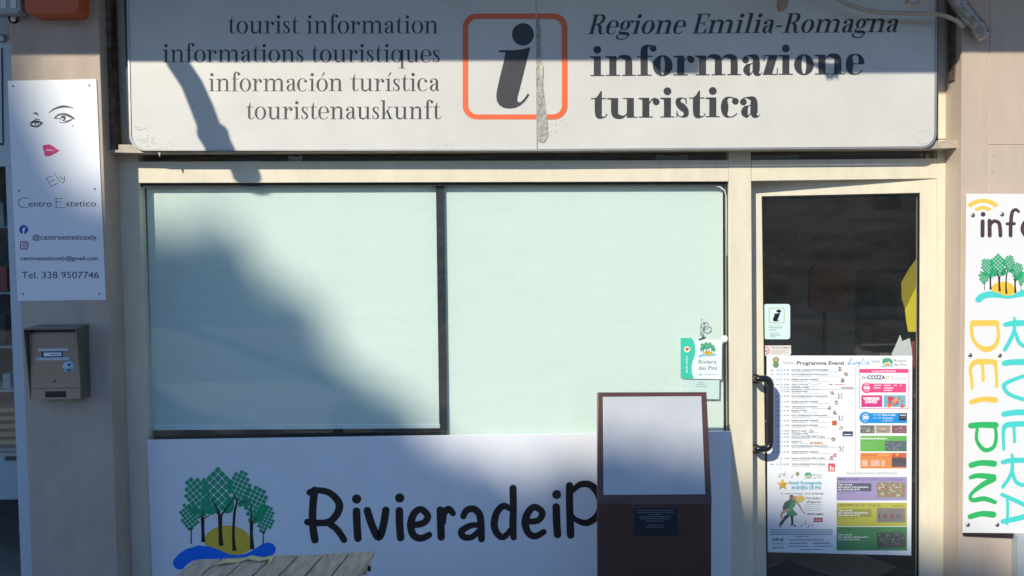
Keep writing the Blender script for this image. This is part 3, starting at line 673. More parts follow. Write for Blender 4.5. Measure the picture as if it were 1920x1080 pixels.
# ============================================================ DOOR (slightly open inwards, hinged right)
dA = at(1410, 600, .095); dB = at(1757, 600, .004)
dn = Vector((dB.y - dA.y, -(dB.x - dA.x), 0)); dn = dn.normalized()
if dn.y > 0: dn = -dn
DP = Plane(dA, dn)
DPt = lambda off: Plane(dA + dn * off, dn)
dr_ = thing('shop_door', 'cream framed glass shop door standing slightly ajar inwards', 'door', (dB.x, dB.y, 0))
slab('door_stile', [(1392, 322), (1427.6, 322), (1437.5, 1140), (1396, 1140)], DP, .045, M['frame'], dr_, bevel=.0015)
slab('door_stile', [(1725.5, 330), (1756, 330), (1750, 1140), (1723, 1140)], DP, .045, M['frame'], dr_, bevel=.0015)
slab('door_rail', [(1428, 322), (1725, 330), (1725.2, 361.5), (1428, 368)], DPt(-.0005), .044, M['frame'], dr_, bevel=.0015)
zb = .12
pA, pB_ = at(1437, 1140, DP), at(1723, 1140, DP)
mesh('door_rail', *prism_data([Vector((pA.x, pA.y, .01)), Vector((pB_.x, pB_.y, .01)), Vector((pB_.x, pB_.y, .075)), Vector((pA.x, pA.y, .075))], [Vector((pA.x, pA.y + .04, .01)), Vector((pB_.x, pB_.y + .04, .01)), Vector((pB_.x, pB_.y + .04, .075)), Vector((pA.x, pA.y + .04, .075))]), M['frame'], dr_)
slab('gasket', [(1427.5, 368), (1430, 368), (1439.5, 1140), (1437.5, 1140)], DPt(-.006), .02, M['gasket'], dr_)
slab('gasket', [(1723, 362), (1725.6, 362), (1723.5, 1140), (1721, 1140)], DPt(-.006), .02, M['gasket'], dr_)
slab('gasket', [(1430, 368), (1723, 361.6), (1723, 364), (1430, 370.5)], DPt(-.006), .02, M['gasket'], dr_)
slab('glass_pane', [(1426, 360), (1727, 356), (1725, 1140), (1436, 1140)], DPt(-.014), .005, M['dglass'], dr_)
HY = -.028
def hp(px, py, Y=HY): return at(px, py, Y)
p1 = [at(1419, 710, DP), hp(1417, 710, .02), hp(1420, 710), hp(1430, 710), hp(1439, 711.5), hp(1444, 719), hp(1444.5, 730), hp(1444.5, 780), hp(1444.5, 822), hp(1444, 832), hp(1439, 839.5), hp(1430, 841.5), hp(1420, 841.5), hp(1417, 841.5, .02), at(1419, 841.5, DP)]
ph_ = tube('pull_handle', [Vector(p) for p in smoothpath([tuple(p) for p in p1], 4)], .0185, M['handle'], dr_, n=16)
for py in (710, 841.5): 
    c = at(1418, py, DP); tube('handle_rose', [c + dn * -.001, c + dn * .008], .026, M['handle'], ph_, n=18)
tube('lock_bolt', [at(1435, 790, DPt(-.012)), at(1435, 790, DPt(.006))], .006, M['bolt'], dr_)

# ---- stickers on the door
def sheet(name, poly, pl, th, m, label, cat, off=0.0):
    o = thing(name, label, cat, at(poly[0][0], max(p[1] for p in poly), pl))
    return slab('sheet', poly, Plane(pl.p + pl.n * (off + th), pl.n), th, m, o, floor=False)
GP = DPt(-.0138)
s1 = sheet('door_sticker', rrect(1432, 570, 1481.5, 636, 5, 4), GP, .0006, mat('sticker_mint', (.62, .80, .76), .4), 'pale mint sticker with the italic i symbol on the door glass', 'sticker')
pr = Print(Plane(GP.p + GP.n * .0006, GP.n), .0003)
cB = rrect(1441.5, 577, 1471, 606, 4, 3); cI = rrect(1442.7, 578.2, 1469.8, 604.8, 3.2, 3); pr.ring(cB, cI, ink(.45, .36, .12))
fs_ = lambda x, y: (1449.5 + (x - 325) / 3.6 * .155 , 580 + (y - 156) / 3.6 * .137)
italic_i(pr, lambda x, y: (1449 + (x - 325) * .062, 580.5 + (y - 156) * .0385), M['black'], 1)
g1 = ink(.12, .25, .22)
pr.text('Regione Emilia-Romagna', 1442, 611.5, 2.0, g1, w=26); pr.text('informazione', 1442, 615.5, 2.6, M['black'], w=24, bold=.01); pr.text('turistica', 1442, 619.5, 2.6, M['black'], w=14, bold=.01)
for k in range(4): pr.rect(1443, 624 + k * 2.2, 1443 + (20, 17, 22, 12)[k], 624.7 + k * 2.2, g1)
pr.build('print', s1)
s2 = sheet('no_smoking_sticker', [(1427, 648), (1483, 647.5), (1483.5, 663), (1480, 667), (1427, 667)], GP, .0005, mat('sticker_cream', (.72, .66, .60), .5), 'small cream no smoking sticker just above the events poster', 'sticker')
pr = Print(Plane(GP.p + GP.n * .0005, GP.n), .0003); rd = ink(.60, .05, .06); gy = ink(.22, .20, .20)
pr.ring([(1436 + 7 * math.cos(a), 657.3 + 7 * math.sin(a)) for a in [k * math.pi / 10 for k in range(20)]], [(1436 + 5.7 * math.cos(a), 657.3 + 5.7 * math.sin(a)) for a in [k * math.pi / 10 for k in range(20)]], rd)
pr.ribbon([(1431.5, 653), (1440.5, 661.5)], rd, 1.2, caps=False, lv=1); pr.ribbon([(1431.8, 659.5), (1440.5, 657)], gy, 1.5, caps=False, lv=2)
pr.text('VIETATO FUMARE', 1446, 653.5, 3.6, gy, w=35, bold=.01)
for k in range(4): pr.rect(1447, 656.2 + k * 2.4, 1447 + (30, 26, 31, 20)[k], 656.9 + k * 2.4, mat('grey_line', (.45, .42, .40), .6))
pr.build('print', s2)

# ---- events poster
I = ink
ps = sheet('events_poster', [(1437.4, 666.5), (1710.5, 667), (1708.5, 1041.5), (1439.4, 1035)], GP, .0007, M['paper'], 'large printed programme of July events taped to the door glass', 'poster', off=.0009)
PP = Plane(GP.p + GP.n * .0017, GP.n)
pr = Print(PP, .0003)
A_ = lambda x, y: (1420 + x / 4.91, 660 + y / 4.91)
B_ = lambda x, y: (1420 + x / 4.91, 860 + y / 4.91)
dk_, gr_, pk, cy_ = ink(.07, .075, .09), ink(.22, .24, .27), ink(.72, .075, .21), ink(.10, .36, .62)
pr.map = A_
pr.text('Programma Eventi', 363, 117, 34, dk_, w=435, bold=.025)
# Luglio, brush script
for i, st in enumerate(([(868, 62, 9), (850, 90, 8), (836, 112, 8), (862, 108, 7), (880, 116, 6)], [(890, 88, 6), (886, 108, 7), (900, 112, 6), (912, 90, 6), (908, 112, 6)], [(944, 92, 6), (926, 96, 6), (928, 112, 6), (944, 94, 6), (936, 128, 6), (920, 134, 5)], [(976, 60, 7), (958, 100, 6), (966, 113, 5)], [(986, 92, 6), (982, 112, 6)], [(1016, 92, 6), (1004, 102, 6), (1014, 114, 6), (1030, 98, 6), (1018, 90, 5)])):
    pr.ribbon(st, ink(.08, .30, .55), lv=i)
pr.text('2024', 1050, 97, 22, gr_, w=78, bold=.01)
for x, y, q in ((172, 62, 0), (150, 80, 1)): pass
pr.disc(171, 72, 30, ink(.20, .22, .08), 0, ry=26, n=12); pr.disc(171, 115, 28, ink(.20, .22, .08), 0, ry=32, n=12); pr.disc(171, 72, 16, ink(.55, .45, .15), 1, n=10); pr.disc(171, 115, 15, ink(.12, .30, .25), 1, ry=20, n=10)
pr.rect(225, 90, 340, 94, gr_); pr.rect(240, 103, 345, 107, gr_)
pine_logo(pr, lambda x, y: (1140 + (x - 245) * .150, 48 + (y - 285) * .128), ink(.15, .50, .60), 0)
pr.text('Riviera', 1258, 92, 26, dk_, w=112); pr.text('dei Pini', 1258, 127, 26, dk_, w=112)
pr.rect(213, 140, 216, 1075, cy_, 0); pr.rect(903, 140, 906, 1130, cy_, 0)
pr.rect(220, 345, 900, 348, gr_, 1)
rows = [(172, 'Mar', '02', 'h. 21.00', 'LETTURE e LABORATORI PER BAMBINI', 340), (212, 'Gio', '04', 'h. 21.00', 'NOTTI ROMAGNOLE in Riviera dei Pini', 330), (260, 'Ven', '05', 'h. 21.00', 'RIVIERA DEI PINI CABARET', 250), (306, 'Sab', '06', 'h. 18.00', 'CANTA TU CON NOI', 150), (332, '', '', 'h. 21.00', 'Concerto in Pineta', 160),
        (370, '', '', 'h. 21.00', 'GIOVANI PORTI', 150), (413, '', '11', 'h. 21.00', 'NOTTI ROMAGNOLE in Riviera dei Pini', 330), (464, '', '12', 'h. 21.00', 'RIVIERA DEI PINI CABARET', 250), (510, '', '14', 'h.  6.00', 'ALBA MUSICALE IN SPIAGGIA', 240), (547, '', '16', 'h. 21.00', 'BURATTINI', 140), (590, '', '18', 'h. 21.00', 'NOTTI ROMAGNOLE in Riviera dei Pini', 330), (638, '', '19', 'h. 21.00', 'RIVIERA DEI PINI CABARET', 250), (682, '', '20', 'h.  6.00', 'ALBA MUSICALE IN SPIAGGIA', 245), (732, '', '', 'h. 18.00', 'Birra in festa', 140), (758, '', '', 'h. 21.00', 'Concerto live', 150), (788, '', '23', 'h. 21.00', 'Favole, LA SPIAGGIA AMA IL LIBRO', 310), (832, '', '24', 'h. 21.00', 'BURRACO', 95), (872, '', '25', 'h. 21.00', 'NOTTI ROMAGNOLE in Riviera dei Pini', 330), (926, 'Ven', '26', 'h. 21.00', 'RIVIERA DEI PINI CABARET', 250), (985, '', '29', 'h. 16.45', 'Favole, LA SPIAGGIA AMA IL LIBRO', 310), (1040, 'Mer', '31', 'h. 21.00', 'TEATRO DEI BURATTINI DI CERVIA', 310)]
for y, d, n_, h_, s_, w_ in rows:
    if d: pr.text(d, 123, y, 13, dk_, w=34, bold=.01)
    if n_: pr.text(n_, 176, y, 13, dk_, w=26, bold=.01)
    pr.text(h_, 224, y, 14, dk_, w=68, bold=.015); pr.text(s_, 315, y, 14, dk_, w=w_, bold=.03)
    pr.rect(316, y + 8, 316 + w_ * .55, y + 12, gr_); pr.rect(330 + w_ * .7, y + 8, 350 + w_ * 1.05 + 60, y + 11, gr_)
tan_, brn = ink(.38, .27, .18), ink(.13, .09, .08)
rqq = random.Random(21)
for x, y, m_ in ((763, 158, brn), (818, 207, tan_), (786, 262, brn), (690, 378, gr_), (732, 468, brn), (668, 515, gr_), (715, 560, brn), (768, 700, tan_), (497, 725, tan_), (700, 805, brn), (713, 950, pk), (683, 975, ink(.35, .2, .2))):
    for k in range(9): pr.disc(x + rqq.uniform(-17, 17), y + rqq.uniform(-16, 14), rqq.uniform(3, 7.5), [m_, brn, tan_, gr_][k % 4 if k > 4 else 0], 2 + k % 4, n=7, ry=rqq.uniform(3, 9))
    pr.disc(x, y - 12, 7, m_, 6, n=9); pr.rect(x - 12, y + 8, x + 13, y + 15, m_, 6)
for x, y in ((762, 408), (768, 612), (775, 893)):
    for sx_ in (-1, 1):
        pr.disc(x + sx_ * 14, y - 22, 5, brn, 4, n=8); pr.ribbon([(x + sx_ * 14, y - 18, 6), (x + sx_ * 10, y - 4, 8), (x + sx_ * 14, y + 10, 5)], [brn, tan_][sx_ > 0], lv=2 + sx_)
        pr.ribbon([(x + sx_ * 12, y - 14), (x + sx_ * 26, y - 26)], brn, 3, lv=5, caps=False); pr.ribbon([(x + sx_ * 13, y + 8), (x + sx_ * 24, y + 26)], brn, 3.5, lv=6, caps=False); pr.ribbon([(x + sx_ * 12, y + 6), (x + sx_ * 2, y + 24)], brn, 3.5, lv=7, caps=False)
pr.ribbon([(470, 290), (520, 298), (590, 290)], brn, 3, lv=2); pr.rect(660, 295, 690, 303, brn, 2); pr.rect(710, 297, 805, 303, pk, 2); pr.rect(770, 326, 888, 336, ink(.3, .08, .2), 2)
pr.rect(688, 632, 732, 675, ink(.55, .12, .05), 2); pr.rect(785, 730, 880, 777, ink(.05, .07, .11), 2); pr.rect(800, 756, 866, 764, M['paper'], 3); pr.rect(652, 1025, 715, 1100, ink(.62, .10, .08), 2); pr.rect(668, 1048, 682, 1090, M['paper'], 3); pr.rect(690, 1060, 704, 1090, M['paper'], 3)
pr.text('BURBELL', 490, 848, 22, ink(.55, .22, .03), w=120, bold=.04)
# right column
I = lambda a, b, c: ink(a * .86 + .045, b * .86 + .05, c * .86 + .05)
W_ = ink(.85, .85, .85); P0 = M['paper']
pr.rect(938, 155, 1392, 523, pk, 1); pr.rect(943, 193, 1387, 518, P0, 2)
pr.text('6 Luglio NOTTE ROSA', 1055, 186, 18, W_, w=220, bold=.02, lv=3)
pr.text('In', 968, 250, 34, dk_, w=46, lv=3); pr.text('COZZA', 1015, 250, 36, dk_, w=165, bold=.04, lv=3); pr.text('!!', 1184, 250, 34, ink(.5, .35, .1), w=26, bold=.02, lv=3); pr.text('Estate', 1238, 256, 32, ink(.42, .40, .35), w=128, lv=3)
pr.rect(1005, 290, 1370, 373, pk, 3); pr.disc(1008, 330, 50, pk, 4); pr.text('SAB', 990, 302, 14, W_, w=36, bold=.02, lv=6); pr.text('06', 978, 343, 32, W_, w=60, bold=.04, lv=6); pr.text('luglio', 988, 362, 12, W_, w=40, lv=6)
for k, (x, y, wd) in enumerate(((1072, 308, 70), (1165, 308, 62), (1256, 308, 28), (1314, 308, 12), (1072, 332, 60), (1165, 332, 90), (1165, 354, 74))): pr.rect(x, y - 5, x + wd, y + 2, W_, 6)
pr.rect(957, 398, 1150, 507, ink(.62, .05, .22), 3); pr.text('WEEKEND', 975, 442, 26, W_, w=150, bold=.05, lv=4, shear=.1); pr.text('DANCE', 992, 470, 26, W_, w=110, bold=.05, lv=4, shear=.1)
pr.rect(1164, 398, 1366, 507, ink(.18, .42, .50), 3)
rq = random.Random(11)
for k in range(26): pr.disc(1205 + rq.random() * 130, 420 + rq.random() * 78, 8 + rq.random() * 12, [ink(.75, .10, .06), ink(.85, .28, .10), ink(.6, .05, .1), ink(.2, .2, .25)][k % 4], 4 + k % 5, n=7)
bl = ink(.015, .27, .65)
pr.rect(990, 562, 1378, 655, bl, 3); pr.disc(994, 604, 55, bl, 4); pr.text('SAB', 978, 580, 14, W_, w=36, bold=.02, lv=6); pr.text('20', 964, 618, 34, W_, w=62, bold=.04, lv=6); pr.text('luglio', 974, 642, 12, W_, w=42, lv=6)
pr.text('ore 18.00', 1066, 584, 12, W_, w=72, lv=6); pr.text('ore 21.00', 1066, 612, 12, W_, w=72, lv=6); pr.text('Birra in festa', 1152, 586, 15, W_, w=120, bold=.03, lv=6); pr.text('Concerto', 1152, 614, 15, W_, w=98, bold=.02, lv=6); pr.text('in pineta', 1152, 636, 14, W_, w=92, lv=6)
pr.rect(1302, 562, 1378, 632, ink(.03, .05, .10), 6); pr.rect(1312, 578, 1368, 585, W_, 7); pr.rect(1310, 600, 1370, 604, ink(.4, .25, .1), 7)
def photo(x0, y0, x1, y1, base, cols, n, seed, r0=.04, r1=.12):
    pr.rect(x0, y0, x1, y1, base, 4); q = random.Random(seed); H = y1 - y0
    for k in range(n):
        r = H * q.uniform(r0, r1); x = q.uniform(x0 + r, x1 - r); y = q.uniform(y0 + r, y1 - r)
        pr.poly([(x + r * math.cos(t + q.random()) * q.uniform(.6, 1), y + r * math.sin(t) * q.uniform(.6, 1)) for t in (0, 1.25, 2.5, 3.77, 5)], cols[k % len(cols)], 5 + k % 9)
photo(948, 675, 1080, 748, I(.10, .10, .10), [I(.35, .33, .08), I(.05, .08, .25), I(.5, .48, .4), I(.25, .22, .1)], 40, 1, .06, .2)
pr.rect(1088, 675, 1228, 748, I(.42, .33, .22), 4); pr.disc(1158, 716, 52, I(.20, .13, .08), 5, ry=18); pr.disc(1158, 712, 44, I(.5, .42, .3), 6, ry=11); pr.rect(1088, 676, 1228, 688, I(.25, .22, .2), 5)
photo(1238, 675, 1376, 748, I(.24, .06, .09), [I(.35, .10, .14), I(.12, .03, .06), I(.5, .4, .4), I(.2, .1, .2)], 34, 2, .06, .18)
gn = I(.11, .44, .05); pr.rect(948, 772, 1376, 915, gn, 3); pr.rect(948, 788, 1200, 806, I(.35, .58, .25), 4); pr.text('BURRACO IN PINETA', 956, 803, 13, W_, w=225, bold=.02, lv=5)
for k in range(5): pr.rect(958, 830 + k * 17, 958 + (120, 160, 90, 150, 60)[k], 833 + k * 17, I(.30, .58, .20), 5)
photo(1175, 818, 1374, 912, I(.08, .12, .12), [I(.15, .22, .22), I(.05, .07, .10), I(.10, .16, .4), I(.3, .3, .28)], 46, 3)
og = I(.80, .24, .03); pr.rect(948, 928, 1374, 1072, og, 3); pr.text('GITE IN BARCA', 960, 958, 15, I(.45, .10, .0), w=140, bold=.02, lv=5); pr.rect(1118, 945, 1210, 951, I(.85, .5, .2), 5)
for k in range(4):
    for x, wd in ((962, 55), (1045, 80), (1140, 36)): pr.rect(x, 1000 + k * 14, x + wd, 1005 + k * 14, W_, 5)
pr.rect(1238, 928, 1374, 975, I(.60, .10, .03), 4); pr.rect(1238, 975, 1374, 1058, I(.07, .06, .07), 4); pr.disc(1290, 945, 10, I(.9, .5, .1), 5); 
for k in range(6): pr.rect(1250 + k * 19, 962 + (k % 3) * 8, 1258 + k * 19, 1020, I(.03, .02, .03), 6)
# lower half
pr.map = B_
lt = I(.30, .30, .22); pr.text('Appuntamenti settimanali', 822, 145, 30, lt, w=465)
def card(y0, y1, c, t1, t2, c1, lbl, cols, base, seed, box_c):
    pr.rect(730, y0, 1378, y1, c, 1); pr.text(t1, 745, y0 + 32, 20, c1, w=(195 if len(t1) > 8 else 132), bold=.03, lv=3)
    if t2: pr.text(t2, 950 if len(t1) > 8 else 892, y0 + 34, 26 if len(t1) < 9 else 20, c1, w=(400 if len(t1) > 8 else 240), lv=3)
    pr.rect(735, y0 + 58, 1050, y0 + 132, box_c, 3)
    for k, s_ in enumerate(('Tutti i giovedi', 'dal 6 Giugno al 26 Settembre', 'dalle 20.30 alle 23.30')): pr.text(s_, 742, y0 + 78 + k * 22, 15, W_, w=(130, 280, 200)[k], bold=.02, lv=4)
    pr.rect(742, y0 + 145, 900, y0 + 148, c1, 4)
    photo(1100, y0 + 50, 1362, y1 - 28 if seed != 5 else y1 - 35, base, cols, 110, seed, .03, .09)
card(168, 385, I(.33, .27, .48), 'MERCATINO', '“La Via Delle Cose Dimenticate”', I(.10, .07, .16), '', [I(.55, .45, .15), I(.6, .6, .5), I(.5, .08, .08), I(.12, .2, .08), I(.3, .2, .1)], I(.28, .22, .14), 4, I(.07, .07, .12))
card(405, 622, I(.50, .47, .04), 'LEZIONI', 'Nordic Walking', I(.12, .12, .02), '', [I(.20, .19, .17), I(.26, .24, .22), I(.18, .16, .15)], I(.22, .20, .18), 5, I(.30, .30, .04))
for k in range(11):
    x = 1120 + k * 20; c_ = [I(.05, .04, .04), I(.5, .06, .05), I(.06, .08, .2)][k * 7 % 3]; pr.rect(x, 505 + k % 3 * 5, x + 8, 552, c_, 15); pr.disc(x + 4, 500 + k % 3 * 5, 4, I(.3, .18, .12), 15, n=7)
pr.text('GRATUITO', 1242, 442, 12, I(.12, .12, .02), w=105, bold=.02, lv=4)
card(628, 845, I(.05, .25, .07), 'LEZIONI', 'Tai Chi e Qi Gong', I(.03, .12, .04), '', [I(.05, .06, .05), I(.12, .14, .12), I(.02, .03, .02), I(.3, .3, .3), I(.3, .08, .1)], I(.06, .08, .06), 6, I(.05, .24, .07))
pr.text('GRATUITO', 1228, 672, 12, I(.02, .10, .03), w=105, bold=.02, lv=4)
# left lower: dance evening
pr.ribbon([(180, 150), (230, 140), (300, 148)], gr_, 2, lv=1, caps=False); pr.ribbon([(185, 170), (235, 160), (290, 170)], gr_, 2, lv=1, caps=False)
for x, y in ((205, 165), (245, 150), (318, 170)): pr.disc(x, y, 7, brn, 2, n=8); pr.ribbon([(x + 6, y), (x + 10, y - 34)], brn, 3, lv=3, caps=False)
pr.disc(370, 140, 18, I(.28, .28, .12), 1, ry=20, n=10); pr.disc(370, 155, 10, I(.45, .35, .1), 2, n=8)
pine_logo(pr, lambda x, y: (430 + (x - 245) * .10, 122 + (y - 285) * .092), I(.15, .50, .60), 0)
pr.text('Riviera', 512, 158, 20, dk_, w=82); pr.text('dei Pini', 512, 182, 18, dk_, w=82)
st = []
for k in range(10):
    a = -math.pi / 2 + k * math.pi / 5; r = 62 if k % 2 == 0 else 27; st.append((234 + r * math.cos(a), 240 + r * .98 * math.sin(a)))
pr.poly(st, I(.78, .48, .05), 1)
for k in range(3): pr.ribbon([(208, 248 + k * 14), (262, 224 + k * 14)], I(.35, .20, .02), 5, lv=2, caps=False)
nb = I(.06, .38, .55); pr.text('Notti Romagnole', 292, 237, 32, nb, w=300, bold=.035); pr.text('IN RIVIERA DEI PINI', 316, 284, 34, nb, w=270, bold=.035)
pr.text('DAL 13 GIUGNO AL 19 SETTEMBRE', 215, 328, 11, dk_, w=205, bold=.02); pr.text('TUTTI I GIOVEDÌ SERA', 434, 330, 16, dk_, w=180, bold=.02)
pr.disc(392, 370, 46, I(.78, .55, .12), 1, ry=34); pr.text('Una balera', 446, 374, 24, dk_, w=145, bold=.01, lv=3); pr.text('all’aperto', 452, 408, 24, dk_, w=130, bold=.01, lv=3)
for k in range(4): pr.rect(434, 420 + k * 18, 600 - (k % 2) * 20, 423 + k * 18, gr_, 1)
pr.text('METRO·LIBERO', 462, 518, 15, M['black'], w=146, bold=.03, lv=3)
pr.rect(518, 543, 602, 584, I(.42, .06, .06), 2); pr.rect(530, 560, 590, 570, I(.6, .5, .5), 3)
skin, suit, drs = I(.55, .30, .20), I(.02, .03, .03), I(.06, .30, .14)
pr.disc(316, 355, 22, I(.30, .14, .09), 4, n=14); pr.poly([(296, 350), (300, 335), (325, 335), (336, 348), (315, 344)], suit, 5)
pr.poly([(300, 372), (330, 378), (322, 430), (285, 475), (240, 480), (232, 450), (248, 405)], I(.05, .12, .09), 4)
pr.ribbon([(340, 385, 20), (378, 420, 18), (408, 470, 13), (432, 500, 8)], skin, lv=6); pr.ribbon([(425, 498), (440, 505)], skin, 5, lv=7)
pr.poly([(330, 372), (362, 385), (345, 440), (325, 460), (372, 515), (345, 530), (318, 520), (290, 528), (268, 510), (292, 440)], drs, 8); pr.disc(345, 360, 17, skin, 8, n=12)
pr.ribbon([(290, 470, 26), (235, 495, 24), (222, 530, 18), (240, 560, 12)], skin, lv=7)
pr.ribbon([(285, 520, 34), (245, 560, 28), (215, 605, 24)], suit, lv=5); pr.ribbon([(318, 530, 26), (322, 575, 22), (320, 600, 18)], suit, lv=5); pr.ribbon([(206, 600, 10), (212, 630, 8)], suit, lv=6); pr.ribbon([(310, 608, 10), (350, 615, 8), (346, 628, 6)], suit, lv=6)
for x, y in ((405, 620), (440, 600), (470, 622), (505, 610)): pr.disc(x, y, 7, gr_, 2, n=8); pr.ribbon([(x + 6, y), (x + 8, y - 36)], gr_, 3, lv=3, caps=False)
for k, y in enumerate((652, 672, 692)): pr.rect(120, y, 692, y + 9, I(.16, .34, .36), 1)
pr.text('INFORMAZIONI', 340, 722, 12, dk_, w=128, bold=.02); pr.text('info', 138, 755, 28, I(.02, .10, .16), w=70, bold=.03); pr.disc(228, 746, 12, I(.02, .10, .16)); pr.text('Riviera', 138, 790, 22, I(.10, .25, .33), w=100); pr.text('dei Pini', 138, 830, 24, I(.03, .13, .18), w=104, bold=.01)
for k, (x, y, wd) in enumerate(((300, 748, 310), (296, 778, 165), (510, 778, 160), (294, 806, 180), (510, 806, 178), (400, 836, 200))): pr.rect(x, y - 3, x + wd, y + 3, dk_ if k < 3 else I(.05, .15, .35), 1)
pr.build('print', ps)

I = ink
# ---- window sticker, note, hook and suction cup on the big pane
WP = YP(.0358)
s3 = sheet('window_sticker', [(1276, 633), (1353.5, 638), (1353, 711), (1276, 710)], WP, .0006, mat('sticker_glossy', (.78, .84, .84), .35), 'sticker with pine logo and green left band on the window pane', 'sticker')
pr = Print(Plane(WP.p + WP.n * .0006, WP.n), .0003)
D_ = lambda x, y: (1240 + x / 6, 580 + y / 6)
pr.map = D_
gb = I(.05, .55, .38)
pr.poly([(216, 320), (340, 320), (362, 350), (378, 400), (384, 460), (376, 520), (350, 590), (340, 650), (345, 720), (368, 780), (216, 780)], gb)
pr.poly([(290 + 36 * math.cos(k * .5236), 450 + 34 * math.sin(k * .5236)) for k in range(12)], I(.8, .8, .6), 1); pr.poly([(290, 470), (268, 448), (272, 434), (284, 432), (290, 440), (298, 432), (310, 434), (312, 448)], I(.7, .05, .04), 2)
pr.text('Cuore verde', 280, 525, 20, W_, w=190, bold=.02, lv=2, rot=math.pi / 2)
pine_logo(pr, lambda x, y: (418 + (x - 245) * .265, 362 + (y - 285) * .245), I(.15, .55, .75), 0)
pr.text('Riviera', 420, 612, 48, dk_, w=202); pr.text('dei Pini', 418, 682, 48, dk_, w=208); pr.poly([(425, 742), (442, 722), (458, 742)], I(.08, .2, .35)); pr.rect(475, 732, 622, 737, gr_)
pr.build('print', s3)
s4 = sheet('window_note', [(1280, 712), (1349, 712.5), (1348.5, 748.5), (1280, 748)], YP(.044), .0004, mat('note_paper', (.74, .82, .80), .6), 'pale printed note showing below the pine sticker on the pane', 'note')
pr = Print(YP(.0436), .0003)
for k, (x, wd) in enumerate(((1309, 11), (1306, 16), (1303, 24))): pr.rect(x, 716.5 + k * 4, x + wd, 717.5 + k * 4, I(.3, .36, .36))
pr.build('print', s4)
o = dome('suction_cup', at(1359, 635.5, .0355), .02, mat('suction', (.80, .80, .80), .25), None, flat=.3); tag(o, 'round clear suction cup stuck at the right edge of the window pane', 'suction cup')
hk = thing('key_ring', 'little silver wire hook with a ring stuck on the window above the pine sticker', 'key ring', at(1318, 636, .03))
tube('ring', [at(1322 + 7 * math.cos(a), 611 + 6.5 * math.sin(a), .03) for a in [k * math.pi / 9 for k in range(18)]], .003, M['rim'], hk, n=6)
tube('hook', [Vector(p) for p in smoothpath([tuple(at(x, y, .03)) for x, y in ((1313, 600), (1317, 598), (1315, 605), (1313, 615), (1315, 624), (1318, 630))], 3)], .0022, M['rim'], hk, n=6)
slab('tag', [(1311, 624), (1316, 622), (1317.5, 629), (1312.5, 631)], .031, .003, M['greybox'], hk, floor=False)
tube('bar', [at(1310, 636.5, .03), at(1323.5, 632.5, .03)], .003, M['metal_dark'], hk, n=6)

# ============================================================ KIOSK
hT, hBt = -.36, -.555
kt = at(1222, 735, hT); kb = at(1227, 947, hBt)
kn = Vector((0, -(kt.z - kb.z), (kt.y - kb.y))).normalized()       # faces the viewer, tilted up
if kn.y > 0: kn = -kn
KP = Plane(kt, kn)
ks = thing('info_kiosk', 'dark brown free standing totem with a tilted head and blank white plate', 'kiosk', (kb.x, -.48, 0))
fr = [at(1120.5, 735.5, KP), at(1325, 735, KP), at(1335, 947, KP), at(1120.5, 945, KP)]
bk = [p - KP.n * .03 for p in fr]
kh = mesh('head', *prism_data(fr, bk), M['kiosk'], ks, bevel=.003)
BF = max(fr[2].y, fr[3].y) + .003
bf = [Vector((fr[3].x, BF, fr[3].z - .001)), Vector((fr[2].x, BF, fr[2].z - .001))]
vs, fs = prism_data([bf[0], bf[1], Vector((bf[1].x, BF, .05)), Vector((bf[0].x, BF, .05))], [bf[0] + Vector((0, .03, 0)), bf[1] + Vector((0, .03, 0)), Vector((bf[1].x, BF + .03, .05)), Vector((bf[0].x, BF + .03, .05))])
kbd = mesh('body', vs, fs, M['kiosk'], ks, bevel=.003)
box('base_plate', (bf[0].x - .06, BF - .1, 0.001), (bf[1].x + .06, BF + .3, .05), M['kiosk'], ks, bevel=.004)
slab('white_plate', [(1130.7, 744), (1315, 742.7), (1322.5, 926.7), (1131.7, 928)], Plane(KP.p + KP.n * .004, KP.n), .0045, M['plate'], kh, floor=False, bevel=.0008)
slab('text_label', [(1188, 953), (1270, 952), (1270.5, 1004), (1188, 1004.5)], BF - .0012, .0014, M['klabel'], kbd, floor=False)
pr = Print(BF - .0012, .0004); Kf = lambda x, y: (1160 + x / 12, 930 + y / 12); pr.map = Kf
for x0_, x1_, y in ((395, 1235, 322), (410, 1240, 368), (660, 960, 415), (465, 1190, 465), (480, 1155, 512), (610, 1010, 560), (600, 1045, 708), (670, 1010, 660)): pr.rect(x0_, y - 9, x1_, y + 9, M['kline'])
pr.build('label_print', kbd)

# ============================================================ LEFT PILLAR: poster, mailbox
PS = PF - .004
lpz = thing('beauty_poster', 'tall white beauty salon poster with eyes, red lips and Centro Estetico lettering', 'poster', at(110, 563, PS))
psh = slab('sheet', [(14, 151.5), (180.5, 148.5), (198.5, 562.5), (33, 564.5)], PS, .0035, M['panel'], lpz, floor=False, bevel=.0006)
pr = Print(PS, .0004); pr.map = lambda x, y: (x / 4.154, 140 + y / 4.154)
K = I(.008, .01, .025); 
pr.ribbon([(380, 297, 5.4), (430, 264, 13.5), (490, 248, 18.9), (540, 253, 10.8), (575, 262, 4.1)], I(.06, .05, .07)); pr.ribbon([(258, 303, 5.4), (280, 300, 13.5), (300, 318, 5.4)], K)
eye = I(.05, .05, .06)
pr.ribbon([(425, 338, 6.8), (455, 312, 10.8), (500, 306, 13.5), (545, 322, 16.2), (580, 345, 6.8)], eye); pr.ribbon([(425, 338, 9.5), (470, 345, 5.4), (500, 362, 5.4), (535, 360, 12.2), (565, 345, 6.8)], eye, lv=1)
pr.disc(492, 338, 20, eye, 2, ry=22); pr.disc(486, 346, 9, M['panel'], 3); pr.ribbon([(462, 368, 5.4), (500, 375, 5.4), (540, 362, 5.4)], eye, lv=2)
